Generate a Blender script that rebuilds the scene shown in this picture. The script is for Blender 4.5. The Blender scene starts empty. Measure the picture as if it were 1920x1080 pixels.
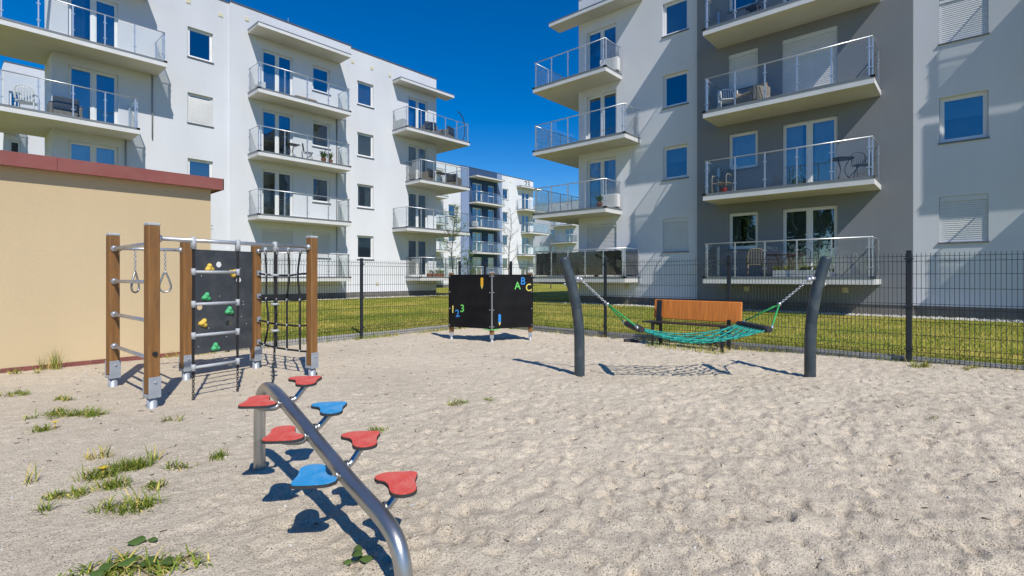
import bpy, bmesh, math, random
import numpy as np
from mathutils import Vector, Matrix

R = math.radians
random.seed(7)
rng = np.random.default_rng(11)
scene = bpy.context.scene
col = scene.collection

# ------------------------------------------------------------------ camera
CA = R(42.0)                       # view azimuth, world X runs along the near block, Y towards it
CD = Vector((math.cos(CA), math.sin(CA), 0)); CR = Vector((math.sin(CA), -math.cos(CA), 0))
cam_d = bpy.data.cameras.new("camera"); cam = bpy.data.objects.new("camera", cam_d)
col.objects.link(cam); scene.camera = cam
cam.location = (0, 0, 1.25); cam.rotation_euler = (R(90), 0, CA - R(90))
cam_d.sensor_width = 36; cam_d.lens = 36 * 962 / 1920; cam_d.shift_y = -21 / 1920
cam_d.clip_start = 0.05; cam_d.clip_end = 2000

# ------------------------------------------------------------------ sky and sun
SUN_EL, SUN_AZ = R(47.0), R(67.8)   # light travels towards azimuth SUN_AZ (from +X)
world = bpy.data.worlds.new("World"); scene.world = world; world.use_nodes = True
nt = world.node_tree; nt.nodes.clear()
wo = nt.nodes.new("ShaderNodeOutputWorld"); bg = nt.nodes.new("ShaderNodeBackground")
sky = nt.nodes.new("ShaderNodeTexSky"); sky.sky_type = 'NISHITA'; sky.sun_disc = False
sky.sun_elevation = SUN_EL
sx, sy = -math.cos(SUN_AZ), -math.sin(SUN_AZ)
sky.sun_rotation = math.atan2(sx, sy)
sky.altitude = 300; sky.air_density = 1.0; sky.dust_density = 0.0; sky.ozone_density = 4.0
hs = nt.nodes.new("ShaderNodeHueSaturation"); hs.inputs['Saturation'].default_value = 1.47; hs.inputs['Hue'].default_value = 0.509
nt.links.new(sky.outputs[0], hs.inputs['Color']); nt.links.new(hs.outputs[0], bg.inputs[0])
bg.inputs[1].default_value = 0.124; nt.links.new(bg.outputs[0], wo.inputs[0])
sun_d = bpy.data.lights.new("sun", 'SUN'); sun = bpy.data.objects.new("sun", sun_d); col.objects.link(sun)
sun_d.energy = 4.35; sun_d.angle = R(0.53); sun_d.color = (1.0, 0.952, 0.868)
sdir = Vector((math.cos(SUN_AZ) * math.cos(SUN_EL), math.sin(SUN_AZ) * math.cos(SUN_EL), -math.sin(SUN_EL)))
sun.rotation_euler = sdir.to_track_quat('-Z', 'Y').to_euler(); sun.location = (-20, -40, 60)

vs = scene.view_settings
vs.view_transform = 'Standard'; vs.look = 'None'; vs.exposure = 0.0; vs.gamma = 1.0; vs.use_curve_mapping = False
scene.render.engine = 'CYCLES'
cy = scene.cycles
cy.max_bounces = 7; cy.transparent_max_bounces = 24; cy.glossy_bounces = 4; cy.transmission_bounces = 4; cy.diffuse_bounces = 4
cy.use_denoising = True; cy.caustics_reflective = False; cy.caustics_refractive = False
try:
    cy.denoiser = 'OPENIMAGEDENOISE'; cy.denoising_prefilter = 'ACCURATE'; cy.denoising_input_passes = 'RGB_ALBEDO_NORMAL'
except Exception: pass

# ------------------------------------------------------------------ materials
M = {}
def node(t, k, **kw):
    n = t.nodes.new(k)
    for a, v in kw.items(): setattr(n, a, v)
    return n
def mat(name, c, rough=0.6, metal=0.0, nscale=4.0, namt=0.12, bscale=0.0, bdist=0.002, stretch=None, spec=0.5, c2=None, ndetail=4.0):
    m = bpy.data.materials.new(name); m.use_nodes = True; t = m.node_tree
    p = t.nodes['Principled BSDF']; p.inputs['Roughness'].default_value = rough; p.inputs['Metallic'].default_value = metal
    p.inputs['Specular IOR Level'].default_value = spec
    tc = node(t, 'ShaderNodeTexCoord'); mp = node(t, 'ShaderNodeMapping')
    t.links.new(tc.outputs['Object'], mp.inputs[0])
    if stretch: mp.inputs['Scale'].default_value = stretch
    n = node(t, 'ShaderNodeTexNoise'); n.inputs['Scale'].default_value = nscale; n.inputs['Detail'].default_value = ndetail
    t.links.new(mp.outputs[0], n.inputs['Vector'])
    cr = node(t, 'ShaderNodeValToRGB'); e = cr.color_ramp.elements
    e[0].position = 0.3; e[1].position = 0.7
    lo = c2 if c2 else tuple(v * (1 - namt) for v in c); hi = c if c2 else tuple(min(1, v * (1 + namt)) for v in c)
    e[0].color = (*lo, 1); e[1].color = (*hi, 1)
    t.links.new(n.outputs['Fac'], cr.inputs[0]); t.links.new(cr.outputs[0], p.inputs['Base Color'])
    if bscale:
        b = node(t, 'ShaderNodeTexNoise'); b.inputs['Scale'].default_value = bscale; b.inputs['Detail'].default_value = 3
        t.links.new(mp.outputs[0], b.inputs['Vector'])
        bu = node(t, 'ShaderNodeBump'); bu.inputs['Distance'].default_value = bdist; bu.inputs['Strength'].default_value = 1.0
        t.links.new(b.outputs['Fac'], bu.inputs['Height']); t.links.new(bu.outputs[0], p.inputs['Normal'])
    M[name] = m
    return m
def plaster(name, c, streak=0.10):
    m = mat(name, c, 0.9, 0, 0.35, 0.025, 60, 0.004, spec=0.25)
    t = m.node_tree; p = t.nodes['Principled BSDF']
    if 'Diffuse Roughness' in p.inputs: p.inputs['Diffuse Roughness'].default_value = 1.0
    src = p.inputs['Base Color'].links[0].from_socket
    tc = node(t, 'ShaderNodeTexCoord'); mp = node(t, 'ShaderNodeMapping'); mp.inputs['Scale'].default_value = (0.8, 0.8, 0.14)
    n = node(t, 'ShaderNodeTexNoise'); n.inputs['Scale'].default_value = 1.0; n.inputs['Detail'].default_value = 6
    t.links.new(tc.outputs['Object'], mp.inputs[0]); t.links.new(mp.outputs[0], n.inputs['Vector'])
    cr = node(t, 'ShaderNodeValToRGB'); cr.color_ramp.elements[0].position = 0.35; cr.color_ramp.elements[1].position = 0.62
    cr.color_ramp.elements[0].color = (1 - streak, 1 - streak, 1 - streak * 1.1, 1); cr.color_ramp.elements[1].color = (1, 1, 1, 1)
    mx = node(t, 'ShaderNodeMix', data_type='RGBA', blend_type='MULTIPLY'); mx.inputs[0].default_value = 1.0
    t.links.new(n.outputs['Fac'], cr.inputs[0]); t.links.new(src, mx.inputs[6]); t.links.new(cr.outputs[0], mx.inputs[7])
    t.links.new(mx.outputs[2], p.inputs['Base Color'])
    return m
plaster('white_plaster', (0.785, 0.795, 0.83), 0.045)
plaster('grey_plaster', (0.29, 0.308, 0.34), 0.08)
plaster('blue_plaster', (0.30, 0.38, 0.58), 0.05); plaster('dark_blue_plaster', (0.055, 0.11, 0.23), 0.05)
plaster('beige_plaster', (0.67, 0.545, 0.35), 0.07)
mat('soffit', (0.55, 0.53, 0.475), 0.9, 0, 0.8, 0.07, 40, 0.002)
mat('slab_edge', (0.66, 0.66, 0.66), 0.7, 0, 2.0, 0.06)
mat('flashing', (0.20, 0.22, 0.24), 0.5, 0.3, 3, 0.08)
mat('coping', (0.10, 0.11, 0.13), 0.45, 0.3, 3, 0.08)
mat('plinth', (0.17, 0.16, 0.15), 0.9, 0, 3, 0.18, 60, 0.006)
mat('rail_steel', (0.62, 0.64, 0.66), 0.35, 0.75, 6, 0.06)
mat('window_frame', (0.78, 0.78, 0.77), 0.45, 0, 3, 0.03)
mat('sill_metal', (0.17, 0.18, 0.20), 0.45, 0.3, 3, 0.08)
mat('shutter', (0.66, 0.67, 0.68), 0.55, 0, 2, 0.04)
mat('curtain', (0.62, 0.62, 0.60), 0.9, 0, 3, 0.08)
mat('curtain_grey', (0.22, 0.23, 0.24), 0.9, 0, 3, 0.10)
mat('blind_blue', (0.23, 0.36, 0.42), 0.8, 0, 3, 0.04)
mat('interior', (0.22, 0.20, 0.18), 0.9, 0, 1, 0.1)
mat('pipe_grey', (0.32, 0.33, 0.34), 0.5, 0.3, 3, 0.08)
mat('vent_cream', (0.62, 0.58, 0.42), 0.8, 0, 3, 0.08)
mat('dark_film', (0.030, 0.026, 0.024), 0.45, 0, 3.0, 0.45, 6, 0.02)
mat('roof_red', (0.24, 0.066, 0.054), 0.55, 0.0, 1.5, 0.12, 5, 0.004)
mat('tile_red', (0.20, 0.065, 0.055), 0.7, 0, 6, 0.2)
mat('kerb_concrete', (0.36, 0.355, 0.34), 0.9, 0, 9, 0.14, 60, 0.004)
mat('fence_green', (0.022, 0.028, 0.034), 0.45, 0.2, 5, 0.1)
mat('galvanised', (0.50, 0.52, 0.55), 0.42, 0.75, 14, 0.12)
mat('foot_paint', (0.40, 0.43, 0.47), 0.5, 0.35, 9, 0.12)
mat('stainless', (0.46, 0.455, 0.44), 0.34, 0.9, 5, 0.10, 25, 0.0008, stretch=(1, 1, 1))
mat('post_wood', (0.31, 0.145, 0.040), 0.6, 0, 5.0, 0.2, 22, 0.003, stretch=(4, 4, 0.35), c2=(0.18, 0.080, 0.022), ndetail=8)
mat('bench_wood', (0.74, 0.25, 0.042), 0.5, 0, 4.5, 0.2, 30, 0.001, stretch=(9, 9, 0.5), c2=(0.52, 0.155, 0.028), ndetail=6)
mat('panel_dark', (0.040, 0.046, 0.055), 0.5, 0, 3, 0.15, 80, 0.0006)
mat('board_black', (0.0055, 0.0055, 0.0062), 0.75, 0, 2.5, 0.5, spec=0.25)
mat('pole_dark', (0.034, 0.050, 0.062), 0.42, 0.0, 4, 0.14, 90, 0.0004)
mat('rubber', (0.030, 0.030, 0.034), 0.75, 0, 9, 0.25)
mat('rope_black', (0.014, 0.014, 0.016), 0.85, 0, 60, 0.3, 220, 0.002)
mat('rope_teal', (0.012, 0.34, 0.275), 0.6, 0, 30, 0.22, 240, 0.002)
mat('rope_green', (0.03, 0.36, 0.09), 0.6, 0, 30, 0.2, 240, 0.002)
mat('rope_blue', (0.012, 0.075, 0.12), 0.6, 0, 30, 0.2)
mat('plastic_grey', (0.42, 0.44, 0.46), 0.5, 0, 8, 0.06)
mat('plastic_white', (0.72, 0.72, 0.71), 0.5, 0, 8, 0.04)
mat('plastic_black', (0.015, 0.015, 0.016), 0.5)
mat('hold_yellow', (0.70, 0.48, 0.075), 0.6, 0, 12, 0.1)
mat('hold_green', (0.07, 0.42, 0.17), 0.6, 0, 12, 0.1)
mat('paint_yellow', (0.78, 0.42, 0.02), 0.6, 0, 20, 0.1)
mat('paint_pale_yellow', (0.72, 0.60, 0.14), 0.6, 0, 20, 0.1)
mat('paint_blue', (0.03, 0.25, 0.66), 0.6, 0, 20, 0.1)
mat('paint_green', (0.16, 0.62, 0.14), 0.6, 0, 20, 0.1)
mat('paint_black', (0.02, 0.02, 0.02), 0.6)
mat('pad_side', (0.035, 0.035, 0.036), 0.8)
mat('fabric_dark', (0.045, 0.05, 0.06), 0.9, 0, 8, 0.2)
mat('fabric_beige', (0.42, 0.30, 0.19), 0.9, 0, 8, 0.15)
mat('wicker', (0.22, 0.19, 0.15), 0.8, 0, 30, 0.3)
mat('metal_dark', (0.03, 0.03, 0.032), 0.5, 0.3)
mat('red_plastic', (0.42, 0.025, 0.02), 0.5)
mat('terracotta', (0.33, 0.13, 0.07), 0.8)
mat('bark', (0.10, 0.075, 0.055), 0.9, 0, 12, 0.3, 40, 0.006)
mat('leaf', (0.075, 0.13, 0.028), 0.7, 0, 3, 0.35, spec=0.3)
mat('leaf_red', (0.16, 0.035, 0.03), 0.7, 0, 3, 0.35)
mat('grass_blade', (0.175, 0.225, 0.032), 0.75, 0, 9, 0.35, spec=0.2)
mat('grass_dry', (0.55, 0.44, 0.12), 0.8, 0, 7, 0.3, spec=0.2)
mat('dandelion', (0.75, 0.50, 0.01), 0.7)
mat('pebble', (0.55, 0.53, 0.49), 0.9, 0, 20, 0.25)

def glass(name, base, blend, tint, gcol=(1, 1, 1), top=0.9):
    m = bpy.data.materials.new(name); m.use_nodes = True; t = m.node_tree; t.nodes.clear()
    o = node(t, 'ShaderNodeOutputMaterial'); tr = node(t, 'ShaderNodeBsdfTransparent'); gl = node(t, 'ShaderNodeBsdfGlossy')
    tr.inputs[0].default_value = (*tint, 1); gl.inputs[0].default_value = (*gcol, 1); gl.inputs['Roughness'].default_value = 0.012
    tc = node(t, 'ShaderNodeTexCoord'); ns = node(t, 'ShaderNodeTexNoise'); ns.inputs['Scale'].default_value = 0.9; ns.inputs['Detail'].default_value = 1
    bu = node(t, 'ShaderNodeBump'); bu.inputs['Distance'].default_value = 0.02; bu.inputs['Strength'].default_value = 0.5
    t.links.new(tc.outputs['Object'], ns.inputs['Vector']); t.links.new(ns.outputs['Fac'], bu.inputs['Height']); t.links.new(bu.outputs[0], gl.inputs['Normal'])
    lw = node(t, 'ShaderNodeLayerWeight'); lw.inputs[0].default_value = blend
    mr = node(t, 'ShaderNodeMapRange'); mr.inputs['To Min'].default_value = base; mr.inputs['To Max'].default_value = top
    t.links.new(lw.outputs['Fresnel'], mr.inputs['Value'])
    mx = node(t, 'ShaderNodeMixShader'); t.links.new(mr.outputs[0], mx.inputs[0])
    t.links.new(tr.outputs[0], mx.inputs[1]); t.links.new(gl.outputs[0], mx.inputs[2]); t.links.new(mx.outputs[0], o.inputs[0])
    M[name] = m
glass('window_glass', 0.13, 0.36, (0.84, 0.89, 0.90), (0.78, 0.88, 0.97))
glass('rail_glass', 0.018, 0.22, (0.965, 0.98, 0.975), top=0.5)

def pad_mat(name, c):
    m = mat(name, c, 0.62, 0, 14, 0.1, 60, 0.001); t = m.node_tree; p = t.nodes['Principled BSDF']
    src = p.inputs['Base Color'].links[0].from_socket
    tc = node(t, 'ShaderNodeTexCoord'); w = node(t, 'ShaderNodeTexWave', wave_type='RINGS', rings_direction='Z')
    w.inputs['Scale'].default_value = 13; w.inputs['Distortion'].default_value = 4.0; w.inputs['Detail'].default_value = 1.0; w.inputs['Detail Scale'].default_value = 0.7
    mp = node(t, 'ShaderNodeMapping'); mp.inputs['Location'].default_value = (0.03, -0.02, 0)
    t.links.new(tc.outputs['Object'], mp.inputs[0]); t.links.new(mp.outputs[0], w.inputs['Vector'])
    cr = node(t, 'ShaderNodeValToRGB'); cr.color_ramp.elements[0].position = 0.80; cr.color_ramp.elements[1].position = 0.97
    cr.color_ramp.elements[0].color = (0, 0, 0, 1); cr.color_ramp.elements[1].color = (1, 1, 1, 1)
    mx = node(t, 'ShaderNodeMix', data_type='RGBA'); mx.inputs[7].default_value = (*(min(1, v * 0.55 + 0.22) for v in c), 1)
    mu = node(t, 'ShaderNodeMath', operation='MULTIPLY'); mu.inputs[1].default_value = 0.32
    t.links.new(w.outputs['Fac'], cr.inputs[0]); t.links.new(cr.outputs[0], mu.inputs[0]); t.links.new(mu.outputs[0], mx.inputs[0])
    t.links.new(src, mx.inputs[6]); t.links.new(mx.outputs[2], p.inputs['Base Color'])
def dust(m, c, amount, scale):
    t = m.node_tree; p = t.nodes['Principled BSDF']; src = p.inputs['Base Color'].links[0].from_socket
    tc = node(t, 'ShaderNodeTexCoord'); n = node(t, 'ShaderNodeTexNoise'); n.inputs['Scale'].default_value = scale; n.inputs['Detail'].default_value = 7; n.inputs['Roughness'].default_value = 0.7
    t.links.new(tc.outputs['Object'], n.inputs['Vector'])
    cr = node(t, 'ShaderNodeValToRGB'); cr.color_ramp.elements[0].position = 0.45; cr.color_ramp.elements[1].position = 0.75
    cr.color_ramp.elements[0].color = (0, 0, 0, 1); cr.color_ramp.elements[1].color = (amount, amount, amount, 1)
    mx = node(t, 'ShaderNodeMix', data_type='RGBA'); mx.inputs[7].default_value = (*c, 1)
    t.links.new(n.outputs['Fac'], cr.inputs[0]); t.links.new(cr.outputs[0], mx.inputs[0]); t.links.new(src, mx.inputs[6]); t.links.new(mx.outputs[2], p.inputs['Base Color'])
pad_mat('pad_red', (0.74, 0.085, 0.055)); pad_mat('pad_blue', (0.015, 0.31, 0.64))
for k_ in ('pad_red', 'pad_blue'): dust(M[k_], (0.55, 0.47, 0.38), 0.28, 11)
dust(M['pole_dark'], (0.14, 0.15, 0.15), 0.6, 5); dust(M['panel_dark'], (0.13, 0.13, 0.13), 0.5, 4); dust(M['board_black'], (0.016, 0.016, 0.018), 0.7, 3.5)
dust(M['post_wood'], (0.13, 0.085, 0.045), 0.6, 2.2); dust(M['roof_red'], (0.29, 0.12, 0.10), 0.6, 1.4)

def sand_mat():
    m = bpy.data.materials.new('sand'); m.use_nodes = True; t = m.node_tree; p = t.nodes['Principled BSDF']
    p.inputs['Roughness'].default_value = 0.95; p.inputs['Specular IOR Level'].default_value = 0.15
    tc = node(t, 'ShaderNodeTexCoord')
    def noise(s, d, rough=0.5):
        n = node(t, 'ShaderNodeTexNoise'); n.inputs['Scale'].default_value = s; n.inputs['Detail'].default_value = d; n.inputs['Roughness'].default_value = rough
        t.links.new(tc.outputs['Object'], n.inputs['Vector']); return n
    def ramp(src, *st):
        cr = node(t, 'ShaderNodeValToRGB'); el = cr.color_ramp.elements
        while len(el) < len(st): el.new(0.5)
        for e, (pos, c) in zip(el, st): e.position = pos; e.color = (*c, 1)
        t.links.new(src, cr.inputs[0]); return cr
    def mul(a, b, f=1.0):
        mx = node(t, 'ShaderNodeMix', data_type='RGBA', blend_type='MULTIPLY'); mx.inputs[0].default_value = f
        t.links.new(a, mx.inputs[6]); t.links.new(b, mx.inputs[7]); return mx.outputs[2]
    big = ramp(noise(0.7, 4).outputs['Fac'], (0.3, (0.69, 0.59, 0.445)), (0.7, (0.80, 0.69, 0.525)))
    mid = ramp(noise(7, 5, 0.65).outputs['Fac'], (0.34, (0.86, 0.86, 0.87)), (0.58, (1, 1, 1)))
    gr = ramp(noise(120, 3, 0.75).outputs['Fac'], (0.33, (0.40, 0.38, 0.37)), (0.45, (0.95, 0.95, 0.95)), (0.70, (1.22, 1.21, 1.2)))
    v = node(t, 'ShaderNodeTexVoronoi'); v.inputs['Scale'].default_value = 72; t.links.new(tc.outputs['Object'], v.inputs['Vector'])
    sp = ramp(v.outputs['Distance'], (0.17, (0.12, 0.105, 0.10)), (0.29, (1, 1, 1)))
    sel = ramp(noise(26, 2).outputs['Fac'], (0.37, (0, 0, 0)), (0.58, (1, 1, 1)))
    a = mul(mul(big.outputs[0], mid.outputs[0]), gr.outputs[0])
    mx = node(t, 'ShaderNodeMix', data_type='RGBA', blend_type='MULTIPLY')
    t.links.new(sel.outputs[0], mx.inputs[0]); t.links.new(a, mx.inputs[6]); t.links.new(sp.outputs[0], mx.inputs[7])
    t.links.new(mx.outputs[2], p.inputs['Base Color'])
    b1 = node(t, 'ShaderNodeBump'); b1.inputs['Distance'].default_value = 0.022; t.links.new(noise(24, 6, 0.7).outputs['Fac'], b1.inputs['Height'])
    b2 = node(t, 'ShaderNodeBump'); b2.inputs['Distance'].default_value = 0.006; t.links.new(noise(130, 2, 0.6).outputs['Fac'], b2.inputs['Height'])
    t.links.new(b1.outputs[0], b2.inputs['Normal']); t.links.new(b2.outputs[0], p.inputs['Normal'])
    M['sand'] = m
sand_mat()
def lawn_mat():
    m = mat('lawn', (0.40, 0.39, 0.05), 0.95, 0, 1.1, 0.2, 45, 0.03, spec=0.1, c2=(0.26, 0.29, 0.04), ndetail=8)
    t = m.node_tree; p = t.nodes['Principled BSDF']; src = p.inputs['Base Color'].links[0].from_socket
    tc = node(t, 'ShaderNodeTexCoord'); n = node(t, 'ShaderNodeTexNoise'); n.inputs['Scale'].default_value = 0.55; n.inputs['Detail'].default_value = 5
    t.links.new(tc.outputs['Object'], n.inputs['Vector'])
    cr = node(t, 'ShaderNodeValToRGB'); cr.color_ramp.elements[0].position = 0.46; cr.color_ramp.elements[1].position = 0.66
    cr.color_ramp.elements[0].color = (0, 0, 0, 1); cr.color_ramp.elements[1].color = (0.75, 0.75, 0.75, 1)
    mx = node(t, 'ShaderNodeMix', data_type='RGBA'); mx.inputs[7].default_value = (0.46, 0.37, 0.10, 1)
    t.links.new(n.outputs['Fac'], cr.inputs[0]); t.links.new(cr.outputs[0], mx.inputs[0]); t.links.new(src, mx.inputs[6]); t.links.new(mx.outputs[2], p.inputs['Base Color'])
lawn_mat()
mat('soil', (0.16, 0.15, 0.09), 0.95, 0, 0.3, 0.2)

# ------------------------------------------------------------------ mesh helpers
class MB:
    def __init__(s): s.v = []; s.f = []; s.sm = []; s.mi = []
    def add(s, vs, fs, smooth=False, mi=0):
        o = len(s.v); s.v += [tuple(v) for v in vs]
        s.f += [tuple(i + o for i in f) for f in fs]; s.sm += [smooth] * len(fs); s.mi += [mi] * len(fs); return s
    def box(s, x0, x1, y0, y1, z0, z1, c=0.0, mi=0):
        x0, x1 = min(x0, x1), max(x0, x1); y0, y1 = min(y0, y1), max(y0, y1); z0, z1 = min(z0, z1), max(z0, z1)
        if c <= 0:
            vs = [(x, y, z) for z in (z0, z1) for y in (y0, y1) for x in (x0, x1)]
            return s.add(vs, [(0, 2, 3, 1), (4, 5, 7, 6), (0, 1, 5, 4), (2, 6, 7, 3), (0, 4, 6, 2), (1, 3, 7, 5)], mi=mi)
        c = min(c, (x1 - x0) * .45, (y1 - y0) * .45, (z1 - z0) * .45)
        bm = bmesh.new(); bmesh.ops.create_cube(bm, size=1)
        for v in bm.verts: v.co = ((x0 + x1) / 2 + v.co.x * (x1 - x0), (y0 + y1) / 2 + v.co.y * (y1 - y0), (z0 + z1) / 2 + v.co.z * (z1 - z0))
        bmesh.ops.bevel(bm, geom=bm.edges[:], offset=c, segments=1, affect='EDGES')
        bm.verts.index_update(); s.add([v.co[:] for v in bm.verts], [[v.index for v in f.verts] for f in bm.faces], mi=mi); bm.free(); return s
    def tube(s, pts, r, n=8, cap=True, closed=False, mi=0):
        pts = [Vector(p) for p in pts]; m = len(pts)
        rs = list(r) if hasattr(r, '__len__') else [r] * m
        ring = []; prev = None
        for i, p in enumerate(pts):
            if closed: tg = pts[(i + 1) % m] - pts[i - 1]
            else: tg = pts[min(i + 1, m - 1)] - pts[max(i - 1, 0)]
            tg = tg.normalized() if tg.length > 1e-9 else Vector((0, 0, 1))
            if prev is None:
                a = Vector((0, 0, 1)) if abs(tg.z) < 0.9 else Vector((1, 0, 0)); u = tg.cross(a).normalized()
            else:
                u = prev - tg * prev.dot(tg); u = u.normalized() if u.length > 1e-6 else tg.orthogonal().normalized()
            prev = u; w = tg.cross(u)
            ring.append([p + (u * math.cos(2 * math.pi * k / n) + w * math.sin(2 * math.pi * k / n)) * rs[i] for k in range(n)])
        vs = [v for rg in ring for v in rg]; fs = []
        for i in range(m if closed else m - 1):
            j = (i + 1) % m
            for k in range(n): fs.append((i * n + k, i * n + (k + 1) % n, j * n + (k + 1) % n, j * n + k))
        s.add(vs, fs, True, mi)
        if cap and not closed:
            o = len(s.v) - len(vs)
            s.f += [tuple(o + k for k in range(n - 1, -1, -1)), tuple(o + (m - 1) * n + k for k in range(n))]; s.sm += [False, False]; s.mi += [mi, mi]
        return s
    def bar(s, a, b, r, n=8, mi=0): return s.tube([a, b], r, n, mi=mi)
    def prism(s, poly, z0, z1, mi=0, mside=None):
        n = len(poly); vs = [(x, y, z0) for x, y in poly] + [(x, y, z1) for x, y in poly]
        a = sum(poly[i][0] * poly[(i + 1) % n][1] - poly[(i + 1) % n][0] * poly[i][1] for i in range(n))
        if a < 0: vs = vs[:n][::-1] + vs[n:][::-1]
        s.add(vs, [tuple(range(n - 1, -1, -1)), tuple(range(n, 2 * n))], mi=mi)
        o = len(s.v) - 2 * n; ms = mi if mside is None else mside
        for i in range(n): s.f.append((o + i, o + (i + 1) % n, o + n + (i + 1) % n, o + n + i)); s.sm.append(False); s.mi.append(ms)
        return s
    def ball(s, c, r, n=8, m=6, sc=(1, 1, 1), mi=0):
        vs = [(c[0], c[1], c[2] - r * sc[2])]
        for i in range(1, m):
            a = math.pi * i / m
            for k in range(n): vs.append((c[0] + r * sc[0] * math.sin(a) * math.cos(2 * math.pi * k / n), c[1] + r * sc[1] * math.sin(a) * math.sin(2 * math.pi * k / n), c[2] - r * sc[2] * math.cos(a)))
        vs.append((c[0], c[1], c[2] + r * sc[2])); fs = [(0, 1 + (k + 1) % n, 1 + k) for k in range(n)]
        for i in range(m - 2):
            for k in range(n): fs.append((1 + i * n + k, 1 + i * n + (k + 1) % n, 1 + (i + 1) * n + (k + 1) % n, 1 + (i + 1) * n + k))
        L = len(vs) - 1; b = 1 + (m - 2) * n
        fs += [(L, b + k, b + (k + 1) % n) for k in range(n)]
        return s.add(vs, fs, True, mi)
    def mesh(s, name, mats):
        me = bpy.data.meshes.new(name); me.from_pydata(s.v, [], s.f); me.polygons.foreach_set('use_smooth', s.sm)
        for m in (mats if isinstance(mats, (list, tuple)) else [mats]): me.materials.append(M[m])
        me.polygons.foreach_set('material_index', s.mi); me.update(); return me
    def build(s, name, mats, parent=None, loc=None, rz=None):
        return link(name, s.mesh(name, mats), parent, loc, rz)
def link(name, me, parent=None, loc=None, rz=None):
    o = bpy.data.objects.new(name, me); col.objects.link(o)
    if parent is not None: o.parent = parent
    if loc is not None: o.location = loc
    if rz is not None: o.rotation_euler = (0, 0, rz)
    return o
def empty(name, loc=(0, 0, 0), rz=0, parent=None):
    return link(name, None, parent, loc, rz)
def tag(o, label, cat, group=None, kind=None):
    o['label'] = label; o['category'] = cat
    if group: o['group'] = group
    if kind: o['kind'] = kind
    return o
def struct(o, kind='structure', label=None):
    o['kind'] = kind
    if label: o['label'] = label
    return o
CACHE = {}
def shared(key, name, mats, fn):
    if key not in CACHE:
        b = MB(); fn(b); CACHE[key] = b.mesh(name, mats)
    return CACHE[key]
def W(d, l, z=0.0): p = CD * d + CR * l; return Vector((p.x, p.y, z))
def smooth_path(pts, n=6):
    P = [Vector(p) for p in pts]; P = [P[0] * 2 - P[1]] + P + [P[-1] * 2 - P[-2]]; out = []
    for i in range(1, len(P) - 2):
        for k in range(n):
            t = k / n; a, b, c, d = P[i - 1], P[i], P[i + 1], P[i + 2]
            out.append(0.5 * ((2 * b) + (c - a) * t + (2 * a - 5 * b + 4 * c - d) * t * t + (3 * b - a - 3 * c + d) * t ** 3))
    out.append(P[-2]); return out
def chain_mesh(b, a, c, link_len=0.032, r=0.0035, w=0.011, n=8):
    a, c = Vector(a), Vector(c); L = (c - a).length; k = max(2, int(L / (link_len * 0.72))); t = (c - a).normalized()
    u = t.orthogonal().normalized(); v = t.cross(u)
    for i in range(k):
        p = a + (c - a) * ((i + 0.5) / k); s = u if i % 2 else v
        b.tube([p + t * (link_len / 2 * math.cos(2 * math.pi * j / n)) + s * (w * math.sin(2 * math.pi * j / n)) for j in range(n)], r, 5, closed=True)
    return b
def text_mesh(body, size, extrude, mname, bold=0.0):
    cu = bpy.data.curves.new('lettering', 'FONT'); cu.body = body; cu.size = size; cu.extrude = extrude; cu.offset = bold
    cu.align_x = 'CENTER'; cu.align_y = 'CENTER'; cu.resolution_u = 4
    ob = bpy.data.objects.new('lettering', cu); col.objects.link(ob)
    me = bpy.data.meshes.new_from_object(ob.evaluated_get(bpy.context.evaluated_depsgraph_get()))
    bpy.data.objects.remove(ob); me.materials.clear(); me.materials.append(M[mname]); return me

# ------------------------------------------------------------------ ground: sand pit, lawn, strips
def vnoise(X, Y, s, seed):
    g = np.random.default_rng(seed).random((256, 256)); x = X * s + 1000; y = Y * s + 1000
    xi = np.floor(x).astype(int); yi = np.floor(y).astype(int); fx = x - xi; fy = y - yi
    fx = fx * fx * (3 - 2 * fx); fy = fy * fy * (3 - 2 * fy)
    G = lambda a, b: g[a % 256, b % 256]
    return (G(xi, yi) * (1 - fx) + G(xi + 1, yi) * fx) * (1 - fy) + (G(xi, yi + 1) * (1 - fx) + G(xi + 1, yi + 1) * fx) * fy - 0.5
SX0, SX1, SY0, SY1, SS = -3.0, 9.22, -3.5, 9.24, 0.02
gx = np.linspace(SX0, SX1, int((SX1 - SX0) / SS)); gy = np.linspace(SY0, SY1, int((SY1 - SY0) / SS))
GX, GY = np.meshgrid(gx, gy, indexing='ij')
foot = np.clip(vnoise(GX, GY, 0.5, 3) * 0.5 + 0.55 + 0.6 * np.clip((GX - GY + 0.8) / 3, -0.72, 0.8), 0.14, 1.1) * (1 - 0.45 * np.clip((GX + GY - 6.5) / 2.5, 0, 1))   # trodden more towards the swing
SH = vnoise(GX, GY, 0.45, 1) * 0.05 + foot * (vnoise(GX, GY, 3.6, 2) * 0.016 + vnoise(GX, GY, 7.5, 4) * 0.022 - 0.03 * np.clip(vnoise(GX, GY, 9.5, 41) - 0.15, 0, 1) * 2.2) + vnoise(GX, GY, 15, 5) * 0.014 * (0.3 + foot) + vnoise(GX, GY, 24, 6) * 0.009 * (0.3 + foot)
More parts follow.
